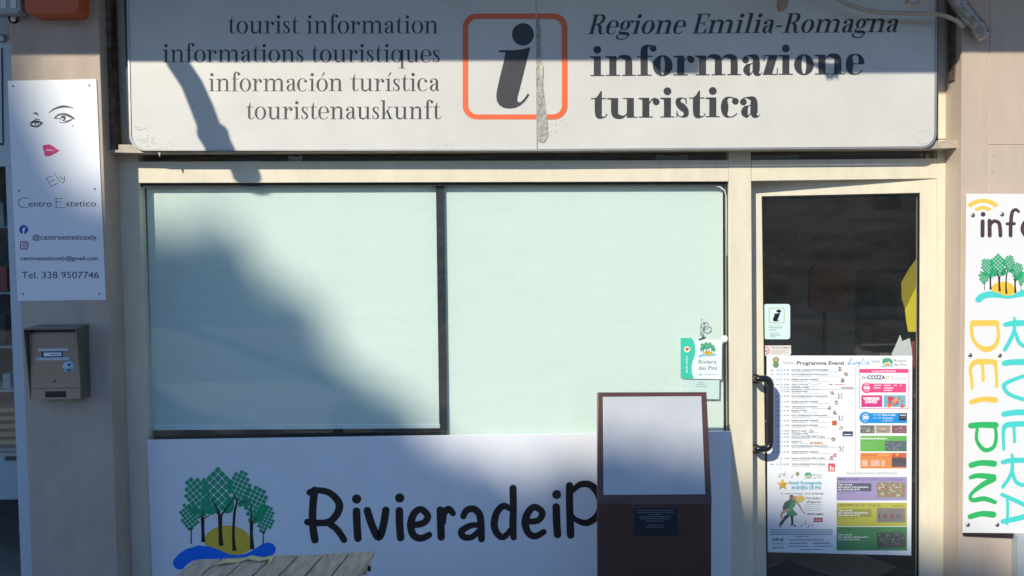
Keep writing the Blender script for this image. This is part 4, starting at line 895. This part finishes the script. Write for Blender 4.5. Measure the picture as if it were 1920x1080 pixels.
for k in range(9): pr.ribbon([(500 + k * 8, 318 + k * 3, 4), (512 + k * 9, 300 + k * 4.5, 2)], eye, lv=4, caps=False, smooth=False)
for k in range(6): pr.ribbon([(430 + k * 8, 340 - k * 4, 3), (420 + k * 8, 330 - k * 5, 1.5)], eye, lv=4, caps=False, smooth=False)
pr.ribbon([(236, 380, 8.1), (258, 368, 18.9), (290, 362, 12.2), (326, 378, 16.2)], K); pr.ribbon([(264, 358, 5.4), (285, 345, 6.8), (312, 354, 5.4)], K, lv=1); pr.ribbon([(240, 392, 13.5), (262, 402, 12.2), (290, 406, 8.1), (318, 388, 10.8)], K, lv=2); pr.ring([(286 + 17 * math.cos(a), 384 + 17 * math.sin(a)) for a in [k * .6283 for k in range(10)]], [(286 + 10 * math.cos(a), 386 + 10 * math.sin(a)) for a in [k * .6283 for k in range(10)]], K, 3)
pr.disc(566, 400, 5, I(.25, .06, .06))
pr.build('face_print', psh); pm_ = pr.map; pr = Print(PS, .0004); pr.map = pm_; lipm = I(.66, .025, .16)
pr.poly([(332, 556), (345, 544), (360, 548), (375, 541), (400, 550), (435, 574), (466, 592), (430, 614), (395, 632), (362, 637), (344, 624), (346, 600), (334, 578)], lipm); pr.ribbon([(357, 588, 9), (390, 588, 10), (425, 592, 3)], I(.8, .55, .6), lv=2, caps=False)
pr.build('lips_print', psh); pr = Print(PS, .0004); pr.map = pm_
for i, s_ in enumerate(([(362, 806), (380, 838), (398, 872)], [(398, 872), (425, 858), (450, 846)], [(358, 806), (385, 796), (412, 790)], [(380, 838), (425, 818)], [(425, 768), (446, 800), (466, 832)], [(468, 792), (486, 814), (494, 806)], [(500, 785), (502, 815), (496, 836), (480, 842)])): pr.ribbon(s_, I(.06, .06, .07), 4, lv=i)
pr.build('name_lettering', psh); pr = Print(PS, .0004); pr.map = pm_; cs_ = I(.045, .045, .06)
pr.ribbon([(212, 966, 5), (175, 960, 5), (146, 985, 6), (150, 1018, 6), (178, 1035, 5), (220, 1034, 4)], cs_); pr.text('entro', 222, 1028, 50, cs_, w=180)
pr.ribbon([(436, 964, 4), (437, 1000, 5), (436, 1036, 5)], cs_); pr.ribbon([(430, 966, 4), (486, 964, 4)], cs_, lv=1); pr.ribbon([(438, 990, 4), (480, 988, 3)], cs_, lv=2); pr.ribbon([(436, 1036, 4), (506, 1036, 4)], cs_, lv=3); pr.text('stetico', 514, 1026, 50, cs_, w=234)
pr.build('title_lettering', psh); pr = Print(PS, .0004); pr.map = lambda x, y: (x / 2.454, 340 + y / 2.454)
tx = I(.02, .022, .045)
pr.disc(109, 222, 20.5, I(.01, .06, .38)); pr.text('f', 102, 241, 30, W_, w=15, bold=.04, lv=2)
pr.build('media_logo', psh); pm_ = pr.map; pr = Print(PS, .0004); pr.map = pm_
for k, c_ in enumerate((I(.38, .03, .13),)):
    pr.ring(rrect(92, 275, 131, 314, 11, 4), rrect(97, 280, 126, 309, 7, 4), c_); pr.ring([(111.5 + 9.5 * math.cos(a), 294.5 + 9.5 * math.sin(a)) for a in [q * .3927 for q in range(16)]], [(111.5 + 5.5 * math.cos(a), 294.5 + 5.5 * math.sin(a)) for a in [q * .3927 for q in range(16)]], c_); pr.disc(121, 285, 2.4, c_)
pr.build('media_logo', psh); pm_ = pr.map; pr = Print(PS, .0004); pr.map = pm_; pr.text('@centroesteticoely', 149, 268, 24, tx, w=296, bold=.01); pr.build('contact_lettering', psh); pr = Print(PS, .0004); pr.map = pm_; pr.text('centroesteticoely@gmail.com', 95, 363, 19, tx, w=355, bold=.015); pr.build('contact_lettering', psh); pr = Print(PS, .0004); pr.map = pm_; pr.text('Tel. 338 9507746', 100, 446, 32, tx, w=355)
pr.build('contact_lettering', psh)
for x, y in ((25, 161.5), (167.5, 160), (35.5, 357.5), (178, 354.5), (43.5, 551.5), (186.5, 551)): dome('screw', at(x, y, PS), .0045, M['metal_dark'], lpz)

mb = thing('mailbox', 'brushed steel wall mailbox with hood under the beauty poster', 'mailbox', at(110, 745, PF))
G_ = lambda x, y: (30 + x / 6.353, 590 + y / 6.353)
FY = PF - .085; HY2 = PF - .112
bkp = [at(*G_(272, 128), PF), at(*G_(866, 130), PF), at(*G_(893, 968), PF), at(*G_(305, 968), PF)]
fb = [Vector((bkp[0].x, FY, bkp[0].z)), Vector((bkp[1].x, FY, bkp[1].z)), Vector((bkp[2].x, FY, bkp[2].z)), Vector((bkp[3].x, FY, bkp[3].z))]
mesh('body', *prism_data(fb, bkp), M['steel'], mb, bevel=.002)
X0, X1, Z1, Z0 = fb[0].x, fb[1].x, fb[0].z, fb[2].z
print('mailbox size', X1 - X0, Z1 - Z0)
H = Z1 - Z0
t = .003
mesh('hood', *prism_data([Vector((X0 - t, HY2 - .012, Z1 - .006)), Vector((X1 + t, HY2 - .012, Z1 - .006)), Vector((X1 + t, HY2 - .012, Z1 - .010)), Vector((X0 - t, HY2 - .012, Z1 - .010))], [Vector((X0 - t, PF, Z1 + .004)), Vector((X1 + t, PF, Z1 + .004)), Vector((X1 + t, PF, Z1 + .0005)), Vector((X0 - t, PF, Z1 + .0005))]), M['steel'], mb)
dxs = fb[3].x - fb[0].x; dxr = fb[2].x - fb[1].x
for x, dx in ((X0 - t, dxs), (X1 + .0005, dxr)):
    a = [Vector((x, HY2 - .012, Z1 - .009)), Vector((x + dx * .99, FY - .004, Z0 + .004)), Vector((x + dx * .99, FY + .002, Z0 + .004)), Vector((x, FY + .002, Z1 - .009))]
    mesh('cheek', *prism_data(a, [p + Vector((t, 0, 0)) for p in a]), M['steel'], mb)
def mbr(u, v): return Vector((X0 + (X1 - X0) * u + dxs * (1 - v), 0, Z0 + H * v))
def mslab(name, u0, v0, u1, v1, yf, d, m, bev=0, par=None):
    f_ = [mbr(u0, v0), mbr(u1, v0), mbr(u1, v1), mbr(u0, v1)]
    for p in f_: p.y = yf
    return mesh(name, *prism_data(f_, [p + Vector((0, d, 0)) for p in f_]), m, par or mb, bevel=bev)
mslab('slot', .02, .925, .98, .985, FY - .0015, .002, M['black'])
md_ = mslab('door', .01, .165, .985, .905, FY - .006, .0062, M['steel2'], .0012)
mslab('lower_strip', .01, .005, .985, .150, FY - .006, .0062, M['steel2'], .0012)
mslab('name_window', .29, .035, .70, .118, FY - .0068, .001, M['black'])
mslab('tape', .19, .668, .77, .705, FY - .0066, .0007, mat('tape_white', (.50, .56, .60), .4), par=md_); mslab('tape', .14, .545, .79, .582, FY - .0066, .0007, MC['tape_white'], par=md_)
mslab('name_label', .25, .585, .665, .665, FY - .0068, .001, ink(.008, .015, .05), par=md_); mslab('name_card', .29, .600, .64, .650, FY - .0074, .0007, M['paper'], par=md_)
mslab('name_print', .42, .618, .61, .630, FY - .0078, .0003, gr_, par=md_)
c = mbr(.775, .45); c.y = FY - .0062
tube('round_sticker', [c, c + Vector((0, -.001, 0))], .029, mat('sticker_blue', (.42, .60, .68), .4), md_, n=24)
pr2 = []
mslab('sticker_print', .735, .395, .82, .425, FY - .0078, .0003, ink(.03, .16, .22), par=md_); mslab('sticker_print', .745, .465, .815, .495, FY - .0078, .0003, ink(.01, .05, .08), par=md_)
c = mbr(.475, .265); c.y = FY - .006
tube('lock', [c, c + Vector((0, -.005, 0))], .008, M['bolt'], md_, n=16)
c = mbr(.40, .80); c.y = FY - .006
mslab('finger_grip', .29, .79, .56, .835, FY - .0075, .0016, M['steel2'], .0006, par=md_)
mslab('scratch', .25, .395, .5, .42, FY - .0063, .0003, mat('worn_brass', (.34, .28, .17), .4, metal=.6), par=md_)

# things fixed high on the left pillar
sr = thing('alarm_siren', 'orange red alarm siren box high on the left pillar', 'siren', at(95, 26, PF))
slab('housing', [(38, -90), (152, -90), (147, 16), (143, 23), (136, 25), (58, 27), (50, 24), (46, 16)], PF - .10, .10, M['siren'], sr, floor=False, bevel=.006)
slab('back_plate', [(46, -80), (160, -80), (154, 24), (150, 27), (62, 29), (56, 26)], PF - .004, .0035, M['black'], sr, floor=False)
ib = thing('vent_box', 'grey plastic box with white slats at the top left corner', 'box', at(20, 26, PF))
slab('housing', [(-70, -60), (37, -60), (39, 21), (36, 25), (-68, 28)], PF - .06, .06, M['greybox'], ib, floor=False, bevel=.004)
for k in range(4):
    x = -38 + k * 19; slab('slat', [(x, -50), (x + 10, -50), (x + 11, 15), (x + 1, 15)], PF - .064, .004, M['white'], ib, floor=False, bevel=.001)
dome('screw', at(35, 22.5, PF - .0605), .004, M['metal_dark'], ib)
for (x, y), lb in (((25, 35.5), 'white round cable gland just below the grey slatted box'), ((4, 72), 'white round knob at the very left edge beside the pillar')):
    o = thing('cable_gland', lb, 'cable gland', at(x, y, PF)); yy = PF if x > 10 else -.02
    tube('collar', [at(x, y, yy), at(x, y, yy - .012)], .022, M['metal_dark'] if x > 10 else M['greybox'], o, n=18); dome('cap', at(x - .5, y - .5, yy - .012), .016, M['white'], o)

# ============================================================ RIGHT SIGN
RS = PF - .022
rs = thing('narrow_sign', 'tall narrow white sign with sideways RIVIERA DEI PINI lettering and pine logo', 'sign', at(1900, 1000, RS))
rb_ = slab('board', [(1812.5, 363), (2020, 364), (2010, 1001), (1805.5, 999)], RS, .006, mat('sign_bright', (.80, .79, .77), .4, noise=.03), rs, floor=False, bevel=.001)
slab('shadow_strip', [(1809, 990), (2000, 991), (2000, 1007), (1904, 1007), (1902, 1009), (1808, 1005)], RS + .007, .014, M['brown'], rs, floor=False)  # dark strip painted in as the shade under the standing-off board
pr = Print(RS, .0005)
R1 = lambda x, y: (1790 + x / 4.69, 350 + y / 4.69); R2 = lambda x, y: (1790 + x / 4.5, 560 + y / 4.5); R3 = lambda x, y: (1790 + x / 3.6, 780 + y / 3.6)
ml = I(.075, .04, .055)
hand(pr, [[(246, 305), (245, 430)], [(250, 243, 21)], [(307, 300), (308, 430)], [(312, 335, 28), (345, 303, 30), (385, 315, 32), (398, 355, 34), (403, 430, 34)], [(562, 218, 26), (535, 202, 28), (505, 230, 32), (493, 340, 34), (492, 430, 34)], [(462, 327, 28), (525, 325, 28)], [(620, 430, 32), (595, 380, 32), (610, 320, 32), (660, 300, 32), (700, 350, 32), (690, 415, 32), (650, 440, 32), (620, 430, 32)]], ml, R1, 36)
pr.build('lettering', rb_); pr = Print(RS, .0005); yl = I(.83, .55, .09)
def arc(cx, cy, r0, r1, a0, a1, m, f):
    n = 14; o = [f(cx + r1 * math.cos(math.radians(a0 + (a1 - a0) * k / n)), cy - r1 * .86 * math.sin(math.radians(a0 + (a1 - a0) * k / n))) for k in range(n + 1)]; i = [f(cx + r0 * math.cos(math.radians(a0 + (a1 - a0) * k / n)), cy - r0 * .86 * math.sin(math.radians(a0 + (a1 - a0) * k / n))) for k in range(n + 1)]
    pr.raw(o + i, [(k, k + 1, n + 2 + k, n + 1 + k) for k in range(n)], m)
arc(248, 262, 140, 182, 40, 140, yl, R1); arc(248, 262, 72, 108, 46, 134, yl, R1)
pr.build('wifi_mark', rb_); pr = Print(RS, .0005)
pine_logo(pr, lambda x, y: (1790 + (180 + (x - 245) * .62) / 4.69, 350 + (585 + (y - 285) * .585) / 4.69), TEAL, 0)
pr.build('pine_logo', rb_); pr = Print(RS, .0005)
hand(pr, [[(152, 207, 50), (350, 205, 50)], [(142, 232, 30), (148, 320, 30), (195, 395, 34), (270, 428, 50), (340, 395, 38), (369, 320, 30), (362, 232, 28)],
    [(338, 534, 44), (180, 534, 46), (134, 590, 30), (143, 680, 28), (147, 755, 24)], [(232, 550, 28), (240, 640, 26), (240, 688, 28)], [(340, 535, 32), (352, 640, 28), (355, 740, 26)], [(142, 872, 40), (240, 848, 44), (340, 855, 52)]], yl, R2, 36)
hand(pr, [[(110, 66, 40), (180, 60, 40), (275, 62, 44)], [(152, 85, 22), (150, 165, 24), (200, 228, 30), (260, 212, 26), (280, 150, 24), (275, 80, 22)], [(112, 332, 38), (180, 316, 38), (265, 322, 44)], [(108, 415, 28), (160, 402, 34), (262, 412, 40)], [(262, 425, 40), (180, 470, 34), (110, 530, 24), (120, 568, 30), (200, 558, 34), (272, 582, 28)], [(105, 680, 36), (180, 660, 38), (260, 666, 44)]], I(.03, .45, .12), R3, 36)
hand(pr, [[(425, 220, 36), (500, 208, 50), (640, 205, 50), (760, 200, 44)], [(505, 160, 20), (502, 270, 34), (468, 350, 34), (424, 430, 34)], [(515, 290, 30), (545, 370, 34), (610, 405, 36), (680, 380, 36), (710, 250, 36)], [(420, 545, 46), (500, 535, 50), (700, 535, 54)], [(700, 620, 30), (560, 660, 32), (440, 710, 34), (415, 745, 34), (460, 805, 34), (580, 850, 34), (720, 880, 34)], [(415, 975, 46), (520, 960, 50), (700, 960, 54)]], TEAL, R2, 40)
hand(pr, [[(560, 52, 36), (430, 54, 38), (345, 65, 36), (328, 120, 24), (332, 225, 20)], [(400, 70, 22), (404, 175, 20)], [(520, 60, 26), (530, 220, 20)], [(325, 312, 30), (390, 300, 36), (560, 298, 36)], [(388, 262, 20), (385, 380, 26), (325, 480, 24)], [(392, 385, 24), (415, 445, 26), (470, 465, 28), (530, 420, 28), (545, 310, 26)], [(320, 530, 26), (430, 580, 30), (560, 640, 34)], [(325, 712, 32), (430, 690, 36), (560, 650, 36)], [(356, 560, 20), (358, 640, 20), (354, 728, 20)]], TEAL, R3, 30)
pr.build('lettering', rb_)
for x, y in ((1824, 403.5), (1879, 402), (1819, 666), (1874.5, 666.5), (1815, 984), (1870, 984), (1960, 402), (1950, 984)): dome('bolt', at(x, y, RS), .0115, M['bolt'], rs, flat=.55)
gb_ = thing('meter_box', 'grey metal box at the bottom right corner below the narrow sign', 'box', at(1950, 1070, PF))
slab('housing', [(1909, 1004), (2040, 1004), (2035, 1140), (1909, 1140)], PF - .05, .05, M['greybox'], gb_, bevel=.004); slab('lid', [(1912, 1010), (2030, 1010), (2028, 1130), (1912, 1130)], PF - .056, .006, M['greybox'], gb_, bevel=.002)

# ============================================================ CABLES AT THE TOP RIGHT
def pts(l): return [Vector(p) for p in smoothpath([tuple(at(x, y, Y)) for x, y, Y in l], 5)]
P_ = pts([(1752, -90, -.20), (1775, -40, -.205), (1793, -2, -.205), (1812, 26, -.205), (1832, 50, -.205), (1844, 72, -.20)])
rad = []
for i in range(len(P_)): rad.append(.037 + .0012 * math.sin(i * 1.7) + (.003 if i % 6 == 2 else 0))
rad[-1] = .030; rad[-2] = .036
o = tube('wrapped_pipe', P_, rad, M['foil'], n=18); tag(o, 'foil wrapped pipe end slanting down over the top right corner', 'pipe')
P_ = pts([(1470, -60, -.20), (1540, -22, -.20), (1585, 6, -.19), (1640, 22, -.185), (1700, 25, -.185), (1760, 27, -.19), (1795, 40, -.22), (1806, 52, -.235)])
o = tube('loose_cable', P_, .0105, M['cable'], n=10); tag(o, 'loose beige cable sagging across the top right of the sign', 'cable')
P_ = pts([(1700, 4, -.32), (1712, 10, -.31), (1722, 6, -.30), (1735, -6, -.30), (1748, -30, -.30)])
o = tube('cable_stub', P_, .013, M['cable'], n=8); tag(o, 'short bent cable stub just above the sagging cable', 'cable')
o = slab('wooden_bracket', [(1452, -60), (1485, -60), (1480, -8), (1477, 12), (1472, 19), (1462, 18), (1460, 8), (1462, -8)], -.25, .03, M['boxbrown'], None, bevel=.003, floor=False); tag(o, 'small broken wooden bracket hanging at the top over the letters', 'bracket')

# ============================================================ NEIGHBOUR SHOP AT THE LEFT EDGE
ns = thing('neighbour_shopfront', 'grey white frame of the neighbouring shop window at the left edge', 'shopfront', (-2.75, 0, 0))
XL = -3.6
def slab2(name, poly, yf, d, m, bev=.001, par=ns): return slab(name, poly, yf, d, m, par, bevel=bev)
slab2('frame_post', [(10, 312), (45, 312), (72, 1140), (42, 1140)], -.03, .07, M['greyframe'])
slab2('header_panel', [(-260, -120), (40, -120), (45, 311), (-260, 316)], -.02, .04, M['greyframe'])
slab2('header_frame', [(-260, 268), (6, 268), (6, 272), (-260, 273)], -.024, .004, M['gasket'], 0); slab2('header_frame', [(2, 90), (4, 90), (6, 268), (4, 268)], -.024, .004, M['gasket'], 0)
slab2('glass_pane', [(-260, 318), (20, 314), (50, 1140), (-260, 1140)], .02, .006, M['glass'], 0)
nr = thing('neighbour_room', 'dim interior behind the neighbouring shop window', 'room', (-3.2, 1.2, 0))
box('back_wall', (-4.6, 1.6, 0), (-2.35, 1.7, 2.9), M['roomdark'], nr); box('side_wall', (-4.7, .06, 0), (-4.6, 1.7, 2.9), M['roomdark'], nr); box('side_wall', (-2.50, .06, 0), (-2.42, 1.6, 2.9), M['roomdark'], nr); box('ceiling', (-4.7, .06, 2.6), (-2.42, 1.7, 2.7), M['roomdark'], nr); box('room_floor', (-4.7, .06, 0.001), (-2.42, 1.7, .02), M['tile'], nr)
sh = thing('shelf_unit', 'display shelves behind the neighbouring shop window at the left edge', 'shelves', (-3.2, .5, 0))
NX0, NX1 = -4.3, at(36, 600, .35).x + .12
def zz(y, Y=.35): return at(10, y, Y).z
for y in (428, 551, 651, 732, 841): box('shelf', (NX0, .30, zz(y)), (NX1, .62, zz(y) + .012), M['teal'], sh, bevel=.001)
box('back_panel', (NX0, .62, zz(940)), (NX1, .64, zz(330)), M['roomdark'], sh)
def item(nm, lb, x0_, x1_, y0_, y1_, m, cat, Y=.34, d=.1, bev=.003):
    o = box(nm, (at(x0_, y1_, Y).x, Y, zz(y1_)+.0125), (at(x1_, y1_, Y).x, Y + d, zz(y0_)), m, None, bevel=bev); tag(o, lb, cat)
item('red_box', 'red box on the second shelf of the neighbouring shop window', -40, 14, 500, 550.5, M['red'], 'box')
item('dark_box', 'dark box on the third shelf behind the neighbour glass', -40, 12, 590, 650.5, M['metal_dark'], 'box')
item('grey_jar', 'small pale grey box on the fourth shelf behind the neighbour glass', 6, 20, 700, 731.5, M['greybox'], 'box')
item('teal_box', 'dull teal box above the red box behind the neighbour glass', -40, 8, 380, 427.5, M['teal'], 'box')
dw = thing('drawer_unit', 'grey drawer unit with a black handle under the neighbour shelves', 'drawers', (-3.2, .4, 0))
box('carcass', (NX0, .36, zz(938)), (NX1, .62, zz(845)), M['greyframe'], dw, bevel=.002); box('drawer', (NX0, .345, zz(936)), (NX1 - .004, .36, zz(848)), M['greyframe'], dw, bevel=.002); box('handle', (at(10, 860, .34).x, .335, zz(863, .34)), (at(30, 860, .34).x, .345, zz(856, .34)), M['black'], dw)
for k in range(5):
    z0_ = zz(832 - k * 15) ; o = box('stacked_board', (NX0, .32, z0_ + .002), (NX1 - .01, .50, z0_ + .026), M['boxbrown'], None, bevel=.002)
    tag(o, ('lowest', 'second lowest', 'middle', 'second highest', 'topmost')[k] + ' of the five stacked wooden slats above the grey drawer behind the neighbour glass', 'board', 'stacked wooden slats')

# ============================================================ TABLE
TZ = .78
def atz(px, py, z):
    d = ray(px, py); t = (z - CAM.z) / d.z; return CAM + d * t
c1, c2 = atz(366, 1049.5, TZ), atz(704, 1034, TZ)
print('table far edge', c1, c2, (c2 - c1).length, 'right edge dir', atz(671, 1080, TZ) - c2, 'left', atz(326, 1080, TZ) - c1, 'gap', [atz(a, 1080, TZ) - atz(b, c, TZ) for a, b, c in ((507, 560, 1043), (603, 660, 1038))])
ux = (c2 - c1).normalized(); uy = Vector((math.cos(math.radians(-98)), math.sin(math.radians(-98)), 0))
tb = thing('slatted_table', 'weathered grey slatted wooden table in the lower left foreground', 'table', ((c1 + c2) / 2 + uy * .35) * 1)
tb.location.z = 0; ORG[tb.name] = tb.location.copy()
Wt = (c2 - c1).length; n = 7; sw = Wt / n; Lt = .72
for k in range(n):
    a = c1 + ux * (k * sw + .003); b = c1 + ux * ((k + 1) * sw - .005); e = random.uniform(-.006, .004)
    f_ = [a + uy * e, b + uy * e, b + uy * Lt, a + uy * Lt]
    mesh('slat', *prism_data(f_, [p - Vector((0, 0, .022)) for p in f_]), M['wood'], tb, bevel=.0025)
for q in (.035, Lt - .08):
    f_ = [c1 + ux * .02 + uy * q, c2 - ux * .012 + uy * q, c2 - ux * .012 + uy * (q + .045), c1 + ux * .02 + uy * (q + .045)]
    f_ = [p - Vector((0, 0, .0225)) for p in f_]; mesh('cross_rail', *prism_data(f_, [p - Vector((0, 0, .035)) for p in f_]), M['wood'], tb, bevel=.002)
for sx in (.05, Wt - .05):
    for q in (.10, Lt - .10):
        p = c1 + ux * sx + uy * q; f_ = [p + ux * a + uy * b - Vector((0, 0, .0226)) for a, b in ((-.022, -.022), (.022, -.022), (.022, .022), (-.022, .022))]
        mesh('leg', *prism_data(f_, [Vector((v.x, v.y, .002)) for v in f_]), M['wood'], tb, bevel=.002)
q = c2 + uy * .09 - ux * .004 - Vector((0, 0, .03)); mesh('bolt', *tube_data([q, q + ux * .012], .010, 10), M['metal_dark'], tb)
st_ = [(402, 1058), (425, 1054.5), (450, 1051), (468, 1047.5), (490, 1048.5), (508, 1047.5), (506, 1055)]
L_ = [atz(x, y, TZ + .004 + .003 * math.sin(i * 2)) for i, (x, y) in enumerate(st_)]
vs = []; fs = []
for i, p in enumerate(L_):
    wv = .015 if i else .006
    for s_ in (-1, 1): vs.append(p + uy * s_ * wv + Vector((0, 0, .001 + .006 * (i % 2)))); 
    for s_ in (-1, 1): vs.append(p + uy * s_ * wv + Vector((0, 0, -.0025 + .006 * (i % 2))))
for i in range(len(L_) - 1):
    a = i * 4; b = a + 4; fs += [(a, a + 1, b + 1, b), (a + 2, b + 2, b + 3, a + 3), (a, b, b + 2, a + 2), (a + 1, a + 3, b + 3, b + 1)]
o = mesh('yellow_strap', vs, fs, M['strap']); tag(o, 'pale yellow strap lying along the far edge of the slatted table', 'strap')

# ============================================================ TREES ACROSS THE STREET (they throw the soft shade)
cont = [(-1500, -500), (-300, -320), (0, -250), (56, 0), (98, 180), (138, 295), (180, 400), (215, 455), (270, 462), (340, 472), (378, 445), (396, 405), (418, 455), (442, 530), (490, 572), (558, 598), (596, 685), (645, 735), (720, 782), (770, 830), (820, 890), (880, 922), (980, 948), (1040, 930), (1100, 915), (1200, 922), (1300, 940), (1430, 970), (1600, 1012), (1750, 1078), (1850, 1110), (1950, 1140), (2300, 1230)]
def ctop(x):
    for (a, b), (c, d) in zip(cont, cont[1:]):
        if a <= x <= c: return b + (d - b) * (x - a) / (c - a)
    return 1200
TY = -20.0
rt = random.Random(5)
def pine(xa, xb, n, lab):
    ca = back_to((xa + xb) / 2, 1200, 0, TY)
    t = thing('pine_tree', lab, 'tree', (ca.x, TY, 0), 'pine trees across the street')
    vs, fs = [], []; zs = []
    for k in range(n):
        x = rt.uniform(xa, xb); top = ctop(x); y = top + (1900 - top) * rt.random() ** 1.25 + rt.gauss(0, 24)
        if y > 1115 and rt.random() > .42: continue
        Y = TY + rt.uniform(-1.6, 1.6); p = back_to(x, y, 0, Y)
        s_ = rt.uniform(.05, .12) if y - top < 60 else rt.uniform(.10, .22)
        u = Vector((rt.gauss(0, 1), rt.gauss(0, 1), rt.gauss(0, 1))).normalized(); v = u.cross(Vector((rt.gauss(0, 1), rt.gauss(0, 1), rt.gauss(0, 1)))).normalized()
        b_ = len(vs); vs += [p + u * s_, p + v * s_ * .6, p - u * s_, p - v * s_ * .6]; fs.append((b_, b_ + 1, b_ + 2, b_ + 3)); zs.append(p.z)
    o = mesh('crown', vs, fs, M['leaf'], t)
    zb_ = min(zs)
    tube('trunk', [Vector((ca.x, TY, 0)), Vector((ca.x + .1, TY + .1, zb_ * .5)), Vector((ca.x, TY, zb_ + 2.2))], [.34, .26, .2], M['bark'], t, n=10)
    for q in range(6):
        a = q * 1.05; tube('limb', [Vector((ca.x, TY, zb_ - .4)), Vector((ca.x + 1.4 * math.cos(a), TY + 1.0 * math.sin(a), zb_ + 1.6))], [.12, .05], M['bark'], t, n=6)
pine(-1500, 330, 26000, 'tall pine across the street furthest to the left'); pine(300, 1150, 20000, 'pine across the street in the middle of the row'); pine(1100, 2300, 16000, 'pine across the street at the right of the row')

# ============================================================ HOUSES ACROSS THE STREET (seen only as reflections)
def house(xa, xb, h, m, lb):
    t = thing('house', lb, 'house', ((xa + xb) / 2, -31, 0), 'houses across the street')
    box('wall', (xa, -40, 0), (xb, -31, h), m, t)
    box('roof', (xa - .5, -40.5, h), (xb + .5, -30.4, h + .35), M['roofs'], t)
    n = int((xb - xa) / 3.2)
    for fl_ in range(int(h // 3)):
        for k in range(n):
            x = xa + (k + .5) * (xb - xa) / n; z = .9 + fl_ * 3
            box('window', (x - .6, -31.02, z), (x + .6, -30.99, z + 1.4), M['roomdark'], t); box('sill', (x - .7, -30.985, z - .08), (x + .7, -30.88, z - .01), M['concrete'], t)
M['roofs'] = mat('roof_tile', (.20, .09, .06), .9, noise=.3)
house(-34, -13, 9.2, mat('wall_ochre', (.38, .30, .20), .9, noise=.1), 'ochre three storey house across the street to the left')
house(-12, 6, 8.6, mat('wall_grey', (.32, .31, .28), .9, noise=.1), 'grey house across the street opposite the shop')
house(7, 30, 9.4, mat('wall_rose', (.38, .27, .22), .9, noise=.1), 'rose house across the street to the right')
def hedge(x0, x1, y, h):
    vs, fs = [], []
    for k in range(9000):
        p = Vector((rt.uniform(x0, x1), y + rt.uniform(-.6, .6), rt.uniform(0, h))); s_ = .13
        u = Vector((rt.gauss(0, 1), rt.gauss(0, 1), rt.gauss(0, 1))).normalized(); v = u.cross(Vector((rt.gauss(0, 1), rt.gauss(0, 1), rt.gauss(0, 1)))).normalized()
        b_ = len(vs); vs += [p + u * s_, p + v * s_, p - u * s_, p - v * s_]; fs.append((b_, b_ + 1, b_ + 2, b_ + 3))
    o = mesh('hedge', vs, fs, M['leaf']); tag(o, 'long clipped green hedge along the far side of the street', 'hedge')
hedge(-22, 22, -23.5, 2.6)
